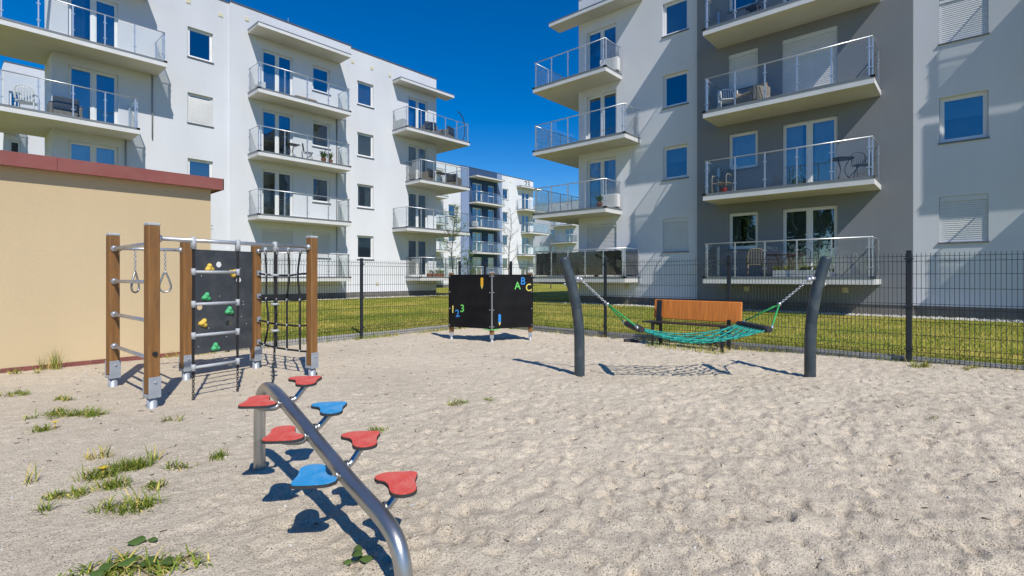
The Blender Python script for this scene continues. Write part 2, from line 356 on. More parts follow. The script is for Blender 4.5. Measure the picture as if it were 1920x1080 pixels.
for i in range(6800):
    cx, cyy = rng.uniform(SX0, SX1), rng.uniform(SY0, SY1)
    ix, iy = int((cx - SX0) / SS), int((cyy - SY0) / SS)
    k = foot[min(ix, len(gx) - 1), min(iy, len(gy) - 1)]
    if rng.random() > k * 0.85: continue
    a = rng.uniform(0, math.pi); la, lb = rng.uniform(0.025, 0.085), rng.uniform(0.018, 0.036); dp = rng.uniform(0.006, 0.021) * k
    w = 13; x0, x1, y0, y1 = max(ix - w, 0), ix + w, max(iy - w, 0), iy + w
    dx, dy = GX[x0:x1, y0:y1] - cx, GY[x0:x1, y0:y1] - cyy
    q = ((dx * math.cos(a) + dy * math.sin(a)) / la) ** 2 + ((-dx * math.sin(a) + dy * math.cos(a)) / lb) ** 2
    SH[x0:x1, y0:y1] += -dp * np.exp(-q ** 2 * 0.9) + dp * 0.55 * np.exp(-((np.sqrt(q) - 1.45) / 0.35) ** 2)
SH += 0.07 * np.clip((GX - 7.3) / 1.9, 0, 1) * np.clip((3.2 - GY) / 3.0, 0, 1)
SH -= SH[(GX > 1) & (GX < 8) & (GY > 1) & (GY < 8)].mean()
def sand_z(x, y):
    i = min(max(int(round((x - SX0) / SS * (len(gx) - 1) * SS / (SX1 - SX0))), 0), len(gx) - 1)
    j = min(max(int(round((y - SY0) / SS * (len(gy) - 1) * SS / (SY1 - SY0))), 0), len(gy) - 1)
    return float(SH[i, j])
nx, ny = len(gx), len(gy)
me = bpy.data.meshes.new('sand'); me.vertices.add(nx * ny)
me.vertices.foreach_set('co', np.stack([GX, GY, SH], -1).reshape(-1).astype(np.float32))
idx = np.arange(nx * ny).reshape(nx, ny)
q = np.stack([idx[:-1, :-1], idx[1:, :-1], idx[1:, 1:], idx[:-1, 1:]], -1).reshape(-1, 4)
me.loops.add(q.size); me.loops.foreach_set('vertex_index', q.reshape(-1).astype(np.int32)); me.polygons.add(len(q))
me.polygons.foreach_set('loop_start', np.arange(0, q.size, 4, dtype=np.int32)); me.polygons.foreach_set('loop_total', np.full(len(q), 4, np.int32))
me.polygons.foreach_set('use_smooth', np.ones(len(q), bool)); me.materials.append(M['sand']); me.update(calc_edges=True)
struct(link('sand_ground', me), label='pale trodden sand of the playground')
struct(MB().add([(-900, -900, -0.3), (900, -900, -0.3), (900, 900, -0.3), (-900, 900, -0.3)], [(0, 1, 2, 3)]).build('ground', 'soil'))
LZ = 0.10
lw = MB()
def sheet(b, x0, x1, y0, y1, z): b.add([(x0, y0, z), (x1, y0, z), (x1, y1, z), (x0, y1, z)], [(0, 1, 2, 3)])
sheet(lw, 9.30, 200, -120, 9.30, LZ); sheet(lw, -120, 9.30, 9.30, 200, LZ); sheet(lw, 9.30, 200, 9.30, 200, LZ)
struct(lw.build('lawn_ground', 'lawn'), label='mown lawn beyond the fence')
# grass blades of the lawn, nobody could count them
def blades(name, regions, nper, hmin, hmax, wd, mats, seed, zfun=None, dry=0.3):
    g = np.random.default_rng(seed); P = []
    for (x0, x1, y0, y1, n) in regions:
        P.append(np.stack([g.uniform(x0, x1, n), g.uniform(y0, y1, n)], 1))
    P = np.concatenate(P); n = len(P); a = g.uniform(0, 2 * np.pi, n); h = g.uniform(hmin, hmax, n); ln = g.uniform(-0.6, 0.6, (n, 2)) * h[:, None]
    z = np.full(n, LZ) if zfun is None else zfun(P)
    ww = wd * g.uniform(0.6, 1.3, n); dx = np.cos(a) * ww / 2; dy = np.sin(a) * ww / 2
    V = np.zeros((n, 3, 3), np.float32)
    V[:, 0] = np.stack([P[:, 0] - dx, P[:, 1] - dy, z], 1); V[:, 1] = np.stack([P[:, 0] + dx, P[:, 1] + dy, z], 1)
    V[:, 2] = np.stack([P[:, 0] + ln[:, 0], P[:, 1] + ln[:, 1], z + h], 1)
    me = bpy.data.meshes.new(name); me.vertices.add(n * 3); me.vertices.foreach_set('co', V.reshape(-1))
    me.loops.add(n * 3); me.loops.foreach_set('vertex_index', np.arange(n * 3, dtype=np.int32)); me.polygons.add(n)
    me.polygons.foreach_set('loop_start', np.arange(0, n * 3, 3, dtype=np.int32)); me.polygons.foreach_set('loop_total', np.full(n, 3, np.int32))
    for m in mats: me.materials.append(M[m])
    pn = vnoise(P[:, 0], P[:, 1], 0.7, 21) + 0.6 * vnoise(P[:, 0], P[:, 1], 2.1, 22)
    me.polygons.foreach_set('material_index', (g.random(n) < np.clip(dry + 0.05 + pn * 0.9, 0.05, 0.9)).astype(np.int32)); me.update(calc_edges=True)
    return link(name, me)
struct(blades('lawn_grass', [(9.3, 18.2, -3, 13.5, 90000), (2.9, 9.3, 9.3, 16, 45000), (9.3, 21, 9.3, 24.2, 60000), (2.9, 9.3, 16, 24.2, 25000), (18, 40, 13, 40, 40000)],
              0, 0.02, 0.055, 0.012, ['grass_blade', 'grass_dry'], 5), 'stuff', 'short mown lawn grass with dry patches')
# pale gravel strips along the house walls
st = MB(); st.box(2.0, 22.5, 24.05, 24.70, LZ - 0.2, LZ + 0.012)
struct(st.build('gravel_strip', 'pebble'), label='pale gravel strip along the white block')
st = MB(); st.box(18.0, 18.72, -9, 14.6, LZ - 0.2, LZ + 0.012)
struct(st.build('gravel_strip', 'pebble'), label='pale gravel strip along the grey and white block')
g = np.random.default_rng(31); b = MB()
for (x0, x1, y0, y1, n) in [(2.9, 22, 23.95, 24.68, 1500), (17.9, 18.66, -1.5, 13.6, 1900)]:
    for i in range(n):
        x, y, s = g.uniform(x0, x1), g.uniform(y0, y1), g.uniform(0.018, 0.045)
        b.add([(x - s, y, LZ + .01), (x, y - s, LZ + .01), (x + s, y, LZ + .01), (x, y + s, LZ + .01), (x, y, LZ + .012 + s * .9)], [(0, 1, 4), (1, 2, 4), (2, 3, 4), (3, 0, 4)])
struct(b.build('gravel', 'pebble'), 'stuff', 'loose pale pebbles lying along the house walls')

# kerb stones of the sand pit
kl = empty('kerb', (2.95, 9.21, 0)); struct(kl, label='grey concrete kerb under the fence, from the beige hut to the corner')
km = shared('kerb', 'kerb_stone', 'kerb_concrete', lambda b: b.box(0.004, 0.996, 0, 0.07, -0.25, 0.11, 0.008))
for i in range(6): link('kerb_stone', km, kl, (i, random.uniform(-.004, .004), random.uniform(-.008, .006)), random.uniform(-.004, .004))
kr = empty('kerb', (9.23, 9.28, 0), R(-90)); struct(kr, label='grey concrete kerb under the fence, along the lawn by the bench')
for i in range(14): link('kerb_stone', km, kr, (i, random.uniform(-.004, .004), random.uniform(-.008, .006)), random.uniform(-.004, .004))

# ------------------------------------------------------------------ apartment buildings
LV = [1.25, 4.05, 6.85, 9.65]; TOP = 13.5
WT, WS = 2.25, 0.97                                   # window head and sill above a floor
def facade_wall(b, u0, u1, z0, z1, v, ops, rd=0.16):
    us = sorted({u0, u1, *[o[0] for o in ops], *[o[1] for o in ops]}); zs = sorted({z0, z1, *[o[2] for o in ops], *[o[3] for o in ops]})
    for i in range(len(us) - 1):
        for j in range(len(zs) - 1):
            um, zm = (us[i] + us[i + 1]) / 2, (zs[j] + zs[j + 1]) / 2
            if any(o[0] < um < o[1] and o[2] < zm < o[3] for o in ops): continue
            b.add([(us[i], v, zs[j]), (us[i + 1], v, zs[j]), (us[i + 1], v, zs[j + 1]), (us[i], v, zs[j + 1])], [(0, 1, 2, 3)])
    for (a, c, lo, hi) in ops:
        w = v + rd
        b.add([(a, v, lo), (a, w, lo), (a, w, hi), (a, v, hi)], [(0, 1, 2, 3)]); b.add([(c, v, lo), (c, w, lo), (c, w, hi), (c, v, hi)], [(3, 2, 1, 0)])
        b.add([(a, v, hi), (c, v, hi), (c, w, hi), (a, w, hi)], [(3, 2, 1, 0)]); b.add([(a, v, lo), (c, v, lo), (c, w, lo), (a, w, lo)], [(0, 1, 2, 3)])
def frame_geo(b, w, h, leaves, fw=0.065):
    d0, d1 = 0, 0.07
    b.box(0, w, d0, d1, 0, fw, 0.008); b.box(0, w, d0, d1, h - fw, h, 0.008)
    b.box(0, fw, d0 + .001, d1 - .001, fw, h - fw, 0.008); b.box(w - fw, w, d0 + .001, d1 - .001, fw, h - fw, 0.008)
    if leaves == 2: b.box(w / 2 - fw * .85, w / 2 + fw * .85, d0 - .004, d1 - .004, fw, h - fw, 0.008)
    lf = 0.04                                       # sash
    for k in range(leaves):
        a = fw + k * (w / 2); c = (w - fw) if leaves == 1 or k == 1 else w / 2 - fw * .85
        if leaves == 2 and k == 1: a = w / 2 + fw * .85
        b.box(a, c, .012, .055, fw, fw + lf); b.box(a, c, .012, .055, h - fw - lf, h - fw)
        b.box(a, a + lf, .013, .054, fw + lf, h - fw - lf); b.box(c - lf, c, .013, .054, fw + lf, h - fw - lf)
def curtain_geo(b, w, h, u0, u1, seed, amp=0.025, z0=0.02, z1=None):
    n = max(10, int((u1 - u0) / 0.035)); rnd = random.Random(seed); ph = [rnd.uniform(0, 6.28) for _ in range(3)]
    z1 = z1 or h - 0.02; vs = []
    for i in range(n + 1):
        u = u0 + (u1 - u0) * i / n; y = amp * (math.sin(u * 46 + ph[0]) + 0.5 * math.sin(u * 83 + ph[1]))
        vs += [(u, y, z0), (u, y * 0.7, z1)]
    b.add(vs, [(2 * i, 2 * i + 2, 2 * i + 3, 2 * i + 1) for i in range(n)], True)
def shutter_geo(b, w, h, pitch=0.055):
    n = int(h / pitch); vs = []; fs = []
    for i in range(n):
        z = h * i / n; z2 = h * (i + 1) / n
        o = len(vs); vs += [(0, 0, z), (w, 0, z), (0, -.006, z + (z2 - z) * .4), (w, -.006, z + (z2 - z) * .4), (0, 0, z2 - .006), (w, 0, z2 - .006), (0, .008, z2), (w, .008, z2)]
        fs += [(o, o + 1, o + 3, o + 2), (o + 2, o + 3, o + 5, o + 4), (o + 4, o + 5, o + 7, o + 6)]
    b.add(vs, fs)
def make_window(root, u, v, z, w, h, leaves, state, seed=0, rd=0.10, name=None):
    name = name or ('balcony_door' if leaves == 2 else 'window')
    win = link(name, shared(('fr', w, h, leaves), 'window_frame', 'window_frame', lambda b: frame_geo(b, w, h, leaves)), root, (u, v + rd, z))
    fw = 0.105
    pw = (w - 2 * fw) if leaves == 1 else w / 2 - fw - 0.095
    pm = shared(('pane', round(pw, 3), h), 'pane', 'window_glass', lambda b: b.box(0, pw, 0, 0.012, 0, h - 2 * fw))
    for k in range(leaves): link('pane', pm, win, (fw + k * (w / 2 - 0.0 + (0.095 - fw)), 0.03, fw))
    if leaves == 1 or state == 'sill':
        link('sill', shared(('sill', w), 'sill', 'sill_metal', lambda b: b.box(-0.03, w + 0.03, -rd - 0.05, 0.0, -0.045, -0.006, 0.006)), win)
    if state == 'shutter':
        link('shutter', shared(('sh', w, h), 'shutter', 'shutter', lambda b: (shutter_geo(b, w, h - 0.14), b.box(0, w, -0.03, 0.0, h - 0.14, h, 0.006))), win, (0, -0.045, 0.0))
    elif state == 'lattice':
        def lat(b):
            b.box(0.03, w - 0.03, 0, 0.01, 0.02, h - 0.16)
            for s in (-1, 1):
                for k in range(-12, 26):
                    a = k * 0.1; pts = []
                    x0, z0 = 0.04, 0.03; x1, z1 = w - 0.04, h - 0.17
                    # 45 degree strips clipped to the window
                    p = [(x, (x - a) if s > 0 else (a - x + 0.6)) for x in np.linspace(x0, x1, 30)]
                    p = [q for q in p if z0 < q[1] < z1]
                    if len(p) > 1: b.bar((p[0][0], -0.004, p[0][1]), (p[-1][0], -0.004, p[-1][1]), 0.006, 4)
        link('privacy_lattice', shared(('lat', w, h), 'privacy_lattice', 'plastic_white', lat), win, (0, -0.04, 0))
    elif state == 'curtain' or state == 'curtain_grey':
        m = 'curtain' if state == 'curtain' else 'curtain_grey'
        k = seed % 3
        link('curtain', shared(('cu', w, h, k, m), 'curtain', m, lambda b: (curtain_geo(b, w, h, 0.03, w * (0.30 + .06 * k), k), curtain_geo(b, w, h, w * (0.62 - .05 * k), w - 0.03, k + 5))), win, (0, 0.16, 0))
    elif state == 'net':
        link('curtain', shared(('net', w, h), 'curtain', 'curtain', lambda b: curtain_geo(b, w, h, 0.03, w - .03, 2, 0.015)), win, (0, 0.15, 0))
    elif state.startswith('blind'):
        fr = {'blind': 0.98, 'blind_half': 0.48, 'blind_low': 0.55}[state]
        z0, z1 = (h * (1 - fr), h - 0.05) if state != 'blind_low' else (0.05, h * fr)
        link('roller_blind', shared(('bl', w, h, state), 'roller_blind', 'blind_blue' if state != 'blind_low' else 'curtain', lambda b: b.box(0.07, w - 0.07, 0, 0.006, z0, z1)), win, (0, 0.09, 0))
    elif state == 'venetian':
        def vb(b):
            for k in range(int((h - .2) / 0.05)): b.add([(0.07, -.012, .1 + k * .05), (w - .07, -.012, .1 + k * .05), (w - .07, .012, .125 + k * .05), (.07, .012, .125 + k * .05)], [(0, 1, 2, 3)])
        link('venetian_blind', shared(('vb', w, h), 'venetian_blind', 'curtain', vb), win, (0, 0.07, 0))
    return win
def post_geo(b):
    b.box(-0.02, 0.02, -0.02, 0.02, 0, 1.10, 0.004)
    for z in (0.24, 0.80): b.box(-0.055, 0.055, -0.03, -0.012, z, z + 0.035, 0.004)
    b.box(-0.035, 0.035, -0.03, 0.03, 0, 0.012)
def make_balcony(root, z, poly, path, th=0.22, film=False, label=None, step=0.96):
    bal = empty('balcony', (0, 0, z), 0, root)
    if label: bal['label'] = label
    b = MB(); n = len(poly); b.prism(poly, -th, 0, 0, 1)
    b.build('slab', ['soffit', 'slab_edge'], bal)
    b = MB(); hr = MB()
    for i in range(len(path) - 1):
        p, q = Vector((*path[i], 0)), Vector((*path[i + 1], 0)); t = (q - p).normalized(); nn = Vector((t.y, -t.x, 0))  # outward
        vs = []
        for e, s in ((p, -0.012 if i else 0.0), (q, 0.012 if i < len(path) - 2 else 0.0)):
            for o, zz in ((0.012, 0.012), (0.012, -0.055), (-0.10, 0.012), (-0.10, -0.055)): vs.append(e + nn * o + t * s + Vector((0, 0, zz)))
        b.add(vs, [(0, 1, 5, 4), (2, 0, 4, 6), (0, 2, 3, 1), (4, 5, 7, 6), (2, 6, 7, 3)])
    b.build('edge_flashing', 'flashing', bal)
    inn = []
    for i, p in enumerate(path):
        p = Vector((*p, 0)); off = Vector((0, 0, 0))
        if i > 0: t = (p - Vector((*path[i - 1], 0))).normalized(); off += Vector((t.y, -t.x, 0)) * -0.06
        if i < len(path) - 1: t = (Vector((*path[i + 1], 0)) - p).normalized(); off += Vector((t.y, -t.x, 0)) * -0.06
        inn.append(p + off)
    b = MB()
    for i in range(len(inn) - 1): b.bar(inn[i] + Vector((0, 0, 1.115)), inn[i + 1] + Vector((0, 0, 1.115)), 0.021, 8)
    for p in inn[1:-1]: b.ball(p + Vector((0, 0, 1.115)), 0.021, 8, 6)
    b.build('handrail', 'rail_steel', bal)
    pm = shared('railpost', 'rail_post', 'rail_steel', post_geo)
    for i in range(len(inn) - 1):
        p, q = inn[i], inn[i + 1]; t = q - p; L = t.length; t.normalize(); a = math.atan2(t.y, t.x)
        e0 = 0.07; L2 = L - 2 * e0; k = max(1, round(L2 / step))
        ps = [p + t * (e0 + L2 * j / k) for j in range(k + 1)]
        for s in ps: link('rail_post', pm, bal, s, a)
        gw = L2 / k - 0.07
        gm = shared(('gl', round(gw, 3), film), 'glass_panel', 'rail_glass', lambda b: b.box(0, gw, -0.025, -0.017, 0.07, 1.04))
        for j in range(k):
            link('glass_panel', gm, bal, ps[j] + t * 0.035, a)
            if film:
                def fg(b):
                    m = 14; vs = []
                    for x in range(m + 1):
                        for zz in range(6): vs.append((gw * x / m, 0.006 + 0.010 * math.sin(x * 1.3 + j * 2 + zz * .8) + 0.006 * math.sin(x * 3.1 + j), 0.07 + 0.98 * zz / 5 - (0.03 * abs(math.sin(x * .5 + j)) if zz == 5 else 0)))
                    b.add(vs, [(x * 6 + k2, (x + 1) * 6 + k2, (x + 1) * 6 + k2 + 1, x * 6 + k2 + 1) for x in range(m) for k2 in range(5)], True)
                b = MB(); fg(b); b.build('privacy_screen', 'dark_film', bal, ps[j] + t * 0.035, a)
    return bal
def make_canopy(root, u0, u1, v0, v1, z, th=0.13):
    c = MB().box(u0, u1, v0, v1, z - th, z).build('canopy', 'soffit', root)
    b = MB(); b.box(u0 - .01, u1 + .01, v0 - .012, v1, z + .001, z + .05); b.build('canopy_flashing', 'flashing', c)
    MB().box(u0 - .006, u1 + .006, v0 - .006, v0 + .02, z - th - 0.006, z - .002).build('canopy_edge', 'slab_edge', c)
def building(name, loc, rz, segs, back, label, u_rng, roof=TOP):
    """segs: (u0, u1, v, material, [(kind, u, w, {level: state})]); facade plane v = 0, outward is -v"""
    root = empty(name, loc, rz); tag(root, label, 'building', 'apartment blocks around the playground')
    U0, U1 = u_rng
    for (u0, u1, v, m, items) in segs:
        ops = []
        for (kind, u, w, states) in items:
            for li, L in enumerate(LV):
                if states.get(li) is None: continue
                ops.append((u, u + w, L + (0.03 if kind == 'door' else WS), L + WT))
        b = MB(); facade_wall(b, u0, u1, 0.42, roof, v, ops)
        if v < 0:
            b.add([(u0, v, .42), (u0, v, roof), (u0, 0.0, roof), (u0, 0.0, .42)], [(0, 1, 2, 3)])
            b.add([(u1, v, .42), (u1, v, roof), (u1, 0.0, roof), (u1, 0.0, .42)], [(3, 2, 1, 0)])
        b.build('wall', m, root)
        MB().box(u0, u1, v + 0.03, v + 0.3, -0.2, 0.42).build('plinth', 'plinth', root)
        MB().box(u0 - .02, u1 + .02, v - .03, v + 0.35, roof - .002 + (0.03 if v < 0 else 0), roof + .05 + (0.03 if v < 0 else 0)).build('roof_edge', 'coping', root)
        if v < 0: MB().box(u0, u1, v + .001, v + .3, roof - .001, roof + .026).build('parapet_cap', m, root)
        sd = 0
        for (kind, u, w, states) in items:
            for li, L in enumerate(LV):
                s = states.get(li)
                if s is None: continue
                sd += 1
                if kind == 'door': make_window(root, u + .004, v, L + 0.032, w - .008, WT - 0.036, 2, s, sd + li)
                else: make_window(root, u + .004, v, L + WS + .004, w - .008, WT - WS - .008, 1, s, sd + li)
    # rooms behind the windows, back walls, roof deck
    b = MB()
    for L in LV + [LV[-1] + 2.8]: b.box(U0 + .35, U1 - .35, 0.17, 4.2, L - 0.22, L - 0.02)
    b.box(U0 + .35, U1 - .35, 4.2, 4.3, 0.2, roof - 1)
    k = int((U1 - U0) / 3)
    for i in range(1, k): b.box(U0 + (U1 - U0) * i / k + .25, U0 + (U1 - U0) * i / k + .3, 0.175, 4.2, 0.2, roof - 1)
    b.build('rooms', 'interior', root)
    return root
def shell(root, boxes, roof=TOP):
    """side walls, back walls and roof decks of (u0,u1,v0,v1) blocks; front faces are the facade walls"""
    for (u0, u1, v0, v1, front) in boxes:
        b = MB(); z0, z1 = -0.2, roof
        vs = [(u0, v0, z0), (u1, v0, z0), (u1, v1, z0), (u0, v1, z0), (u0, v0, z1), (u1, v0, z1), (u1, v1, z1), (u0, v1, z1)]
        fs = [(1, 2, 6, 5), (2, 3, 7, 6), (3, 0, 4, 7)]
        if front: fs.append((0, 1, 5, 4))
        b.add(vs, fs); b.add([(u0, v0, z1 - .3), (u1, v0, z1 - .3), (u1, v1, z1 - .3), (u0, v1, z1 - .3)], [(0, 1, 2, 3)])
        b.build('outer_wall', 'white_plaster', root)
def rect_bal(u0, u1, vw, vf): return [(u0, vw), (u0, vf), (u1, vf), (u1, vw)], [(u0, vw), (u0, vf), (u1, vf), (u1, vw)]
def corner_bal(u0, ue, uw, vw, vf, vb):      # wraps round the end of the block: ue end of wall, uw outer edge
    poly = [(u0, vw), (u0, vf), (uw, vf), (uw, vb), (ue, vb), (ue, vw)]
    return poly, [(u0, vw), (u0, vf), (uw, vf), (uw, vb)]
def vents(root, pts, v):
    m = shared('vent', 'vent_cover', 'vent_cream', lambda b: (b.box(-.09, .09, -.025, 0, -.09, .09, 0.01), b.box(-.055, .055, -.03, -.02, -.055, .055)))
    for (u, z) in pts: link('vent_cover', m, root, (u, v - .001, z))
def downpipe(root, u, v, z0, z1):
    b = MB(); b.bar((u, v - .05, z0), (u, v - .05, z1), 0.026, 8); b.build('downpipe', 'pipe_grey', root)

G = 'glass'
# white block on the far side, facing the sun
A = building('apartment_block', (0, 24.8, 0), 0, [
    (2.65, 8.60, 0, 'white_plaster', [('door', 3.10, 1.5, {0: G, 1: 'net', 2: G, 3: 'curtain_grey'}), ('win', 6.97, 0.98, {0: 'shutter', 1: 'venetian', 2: 'lattice', 3: G})]),
    (8.60, 14.56, -0.15, 'white_plaster', [('door', 9.97, 1.48, {0: 'shutter', 1: 'curtain_grey', 2: G, 3: 'blind_low'}), ('win', 12.42, 0.96, {0: 'shutter', 1: 'curtain_grey', 2: G, 3: G})]),
    (14.56, 20.52, 0, 'white_plaster', [('win', 15.03, 1.02, {0: 'blind_half', 1: 'curtain', 2: 'net', 3: 'net'}), ('door', 18.40, 1.47, {0: 'curtain_grey', 1: 'curtain_grey', 2: 'curtain_grey', 3: 'net'})]),
], 12, 'white four-storey block with glass balconies standing behind the climbing frame', (2.65, 20.52))
shell(A, [(2.65, 20.52, 0, 1.9, False), (5.2, 20.5, 1.9, 12, True)])
for li, L in enumerate(LV):
    make_balcony(A, L, *rect_bal(9.34, 13.88, -0.15, -1.32))
    u0 = 17.27 if li in (1, 3) else 18.19
    make_balcony(A, L, *corner_bal(u0, 20.52, 22.05, 0, -1.40, 1.9))
    ue = 5.87 if li in (1, 3) else 4.99
    poly = [(ue, 0), (2.65, 0), (2.65, 1.9), (1.15, 1.9), (1.15, -1.40), (ue, -1.40)]
    make_balcony(A, L, poly, [(1.15, 1.9), (1.15, -1.40), (ue, -1.40), (ue, 0)])
    if li < 3:
        downpipe(A, 13.72, -0.15, L, LV[li + 1] - .22)
    if li == 3: downpipe(A, 13.72, -.15, 6.9, 9.4)
downpipe(A, 5.70, 0, 1.3, 3.83); downpipe(A, 4.82, 0, 4.05, 6.63); downpipe(A, 5.70, 0, 6.85, 9.43)
make_canopy(A, 9.34, 13.88, -1.32, -0.15, 12.5); make_canopy(A, 17.3, 21.3, -0.78, 0, 12.5); make_canopy(A, 1.2, 5.5, -0.9, 0, 12.5)
vents(A, [(7.0, 12.95), (8.25, 12.85), (14.75, 12.8), (15.93, 12.8), (17.1, 12.75), (16.27, .86)], 0); vents(A, [(9.3, 13.0)], -0.15)
b = MB(); b.bar((11.4, 0.3, 13.4), (11.4, 0.3, 14.0), 0.012, 6); b.build('lightning_rod', 'galvanised', A)

# grey and white block on the right, grazed by the sun (local u = -Y)
B = building('apartment_block', (18.85, 0, 0), R(-90), [
    (-13.0, -7.6, 0, 'white_plaster', [('door', -12.6, 1.5, {0: 'shutter', 1: 'curtain', 2: G, 3: 'blind_half'}), ('win', -9.05, 1.04, {0: 'shutter', 1: 'blind_half', 2: G, 3: 'blind'})]),
    (-7.6, -1.3, -0.19, 'grey_plaster', [('win', -6.48, 0.99, {0: 'curtain_grey', 1: 'net', 2: 'shutter', 3: G}), ('door', -4.74, 1.58, {0: 'curtain_grey', 1: 'curtain', 2: 'shutter', 3: G})]),
    (-1.3, 7.4, 0, 'white_plaster', [('win', -0.73, 1.02, {0: 'shutter', 1: 'blind_half', 2: 'shutter', 3: G}), ('door', 4.1, 1.58, {0: G, 1: G, 2: G, 3: G})]),
], 12, 'grey and white four-storey block with glass balconies on the right, behind the bench', (-13.0, 7.4))
shell(B, [(-13.0, 7.4, 0, 12, False)])
for li, L in enumerate(LV):
    make_balcony(B, L, *rect_bal(-6.84, -2.05, -0.19, -1.57))
    nb = make_balcony(B, L, *rect_bal(1.95, 6.8, 0, -1.28))
    if li == 2: MB().box(2.0, 6.7, -1.27, -1.25, 0.04, 2.30).build('sun_sail', 'fabric_beige', nb)
    ue = -10.86 if li in (1, 3) else -10.0
    poly = [(ue, 0), (-13.0, 0), (-13.0, 2.6), (-14.6, 2.6), (-14.6, -1.25), (ue, -1.25)]
    make_balcony(B, L, poly, [(-14.6, 2.6), (-14.6, -1.25), (ue, -1.25), (ue, 0)], film=(li == 0), label='corner balcony screened with dark film' if li == 0 else None)
make_canopy(B, -14.05, -9.9, -0.78, 0, 12.5); make_canopy(B, -6.84, -2.05, -1.57, -0.19, 12.5); make_canopy(B, 2.9, 6.8, -0.8, 0, 12.5)
vents(B, [(-5.85, .84), (-2.96, .85)], -0.19); vents(B, [(-10.6, .85)], 0)

# block with the house number, further down the yard
C = building('apartment_block', (0, 42.2, 0), 0, [
    (26.0, 32.2, -0.15, 'white_plaster', [('door', 28.0, 1.5, {i: G for i in range(4)})]),
    (32.2, 38.38, 0, 'white_plaster', [('win', 36.62, 1.1, {i: 'curtain' for i in range(4)}), ('door', 33.2, 1.5, {i: G for i in range(4)})]),
    (38.38, 39.5, -0.15, 'blue_plaster', []), (44.05, 44.91, -0.15, 'blue_plaster', []),
    (39.5, 44.05, -0.15, 'dark_blue_plaster', [('door', 40.04, 1.55, {0: 'curtain', 1: 'curtain', 2: 'net', 3: G}), ('win', 42.53, 1.08, {0: G, 1: G, 2: 'venetian', 3: G})]),
    (44.91, 50.96, 0, 'white_plaster', [('win', 45.15, 1.06, {0: 'net', 1: G, 2: 'curtain', 3: 'curtain_grey'}), ('door', 48.72, 1.47, {0: G, 1: 'net', 2: G, 3: 'net'})]),
], 12, 'distant white and blue block marked 23 near its roof', (26.0, 50.96))
shell(C, [(26.0, 50.96, 0, 12, False)])
for li, L in enumerate(LV):
    make_balcony(C, L, *rect_bal(39.48, 44.1, -0.15, -1.40))
    make_balcony(C, L, *rect_bal(32.0, 35.4, 0, -1.40))
    u0 = 47.7 if li in (1, 3) else 48.5
    make_balcony(C, L, *corner_bal(u0, 50.96, 52.5, 0, -1.40, 1.9))
make_canopy(C, 39.48, 44.1, -1.4, -0.15, 12.5); make_canopy(C, 47.7, 51.9, -0.8, 0, 12.5); make_canopy(C, 32.0, 35.4, -0.9, 0, 12.5)
link('house_number', text_mesh('23', 1.05, 0.012, 'paint_black'), C, (49.75, -0.02, 12.98)).rotation_euler = (R(90), 0, 0)
vents(C, [(46.6, 12.8)], 0)
# last block closing the yard, and the one seen past the corner balconies at the far left
D = building('apartment_block', (68, 0, 0), R(-90), [
    (-62, -53.2, 0, 'white_plaster', [('win', -57.0, 1.0, {i: G for i in range(4)})]),
    (-53.2, -46.5, 0, 'white_plaster', [('win', -52.7, 0.9, {i: G for i in range(4)}), ('door', -49.5, 1.5, {i: 'net' if i == 1 else G for i in range(4)})]),
    (-46.5, -40, -0.15, 'white_plaster', [('door', -44.0, 1.5, {i: G for i in range(4)})]),
], 12, 'white block closing the far end of the yard, seen under the corner balconies', (-62, -40))
shell(D, [(-62, -40, 0, 12, False)])
for li, L in enumerate(LV): make_balcony(D, L, *rect_bal(-51.6, -47.2, 0, -1.4))
E_ = building('apartment_block', (0, 41, 0), 0, [
    (2.35, 6.6, 0, 'white_plaster', [('win', 2.55, 0.5, {i: G for i in range(4)}), ('win', 4.3, 0.9, {i: G for i in range(4)})]),
], 12, 'white block glimpsed past the corner balconies behind the beige hut', (2.35, 6.6))
shell(E_, [(2.35, 6.6, 0, 12, False)])
for li, L in enumerate(LV): make_balcony(E_, L, *rect_bal(1.2, 2.9, 0, -1.3))

# ------------------------------------------------------------------ beige utility hut
hut = empty('utility_hut', (-0.5, 9.25, 0)); tag(hut, 'beige plastered utility hut with a red metal roof edge', 'hut')
MB().box(-4.5, 3.43, 0, 4.0, -0.2, 2.68).build('wall', 'beige_plaster', hut)
MB().box(-4.6, 3.56, -0.14, 4.1, 2.68, 2.84, 0.006).build('roof', 'roof_red', hut)
b = MB()
for k in range(4): b.box(-4.62 + k * 2.05, -4.62 + k * 2.05 + 2.046, -0.156, -0.142, 2.665, 2.845)
b.box(3.562, 3.575, -0.156, 4.1, 2.665, 2.845); b.build('fascia', 'roof_red', hut)
pm = shared('ptile', 'plinth_tile', 'tile_red', lambda b: b.box(0.002, 0.296, -0.014, -0.001, -0.1, 0.075, 0.003))
for k in range(26): link('plinth_tile', pm, hut, (-4.4 + k * 0.3, 0, 0))
MB().bar((3.455, 0.03, 0.1), (3.455, 0.03, 1.6), 0.02, 8).build('lightning_conductor', 'metal_dark', hut)

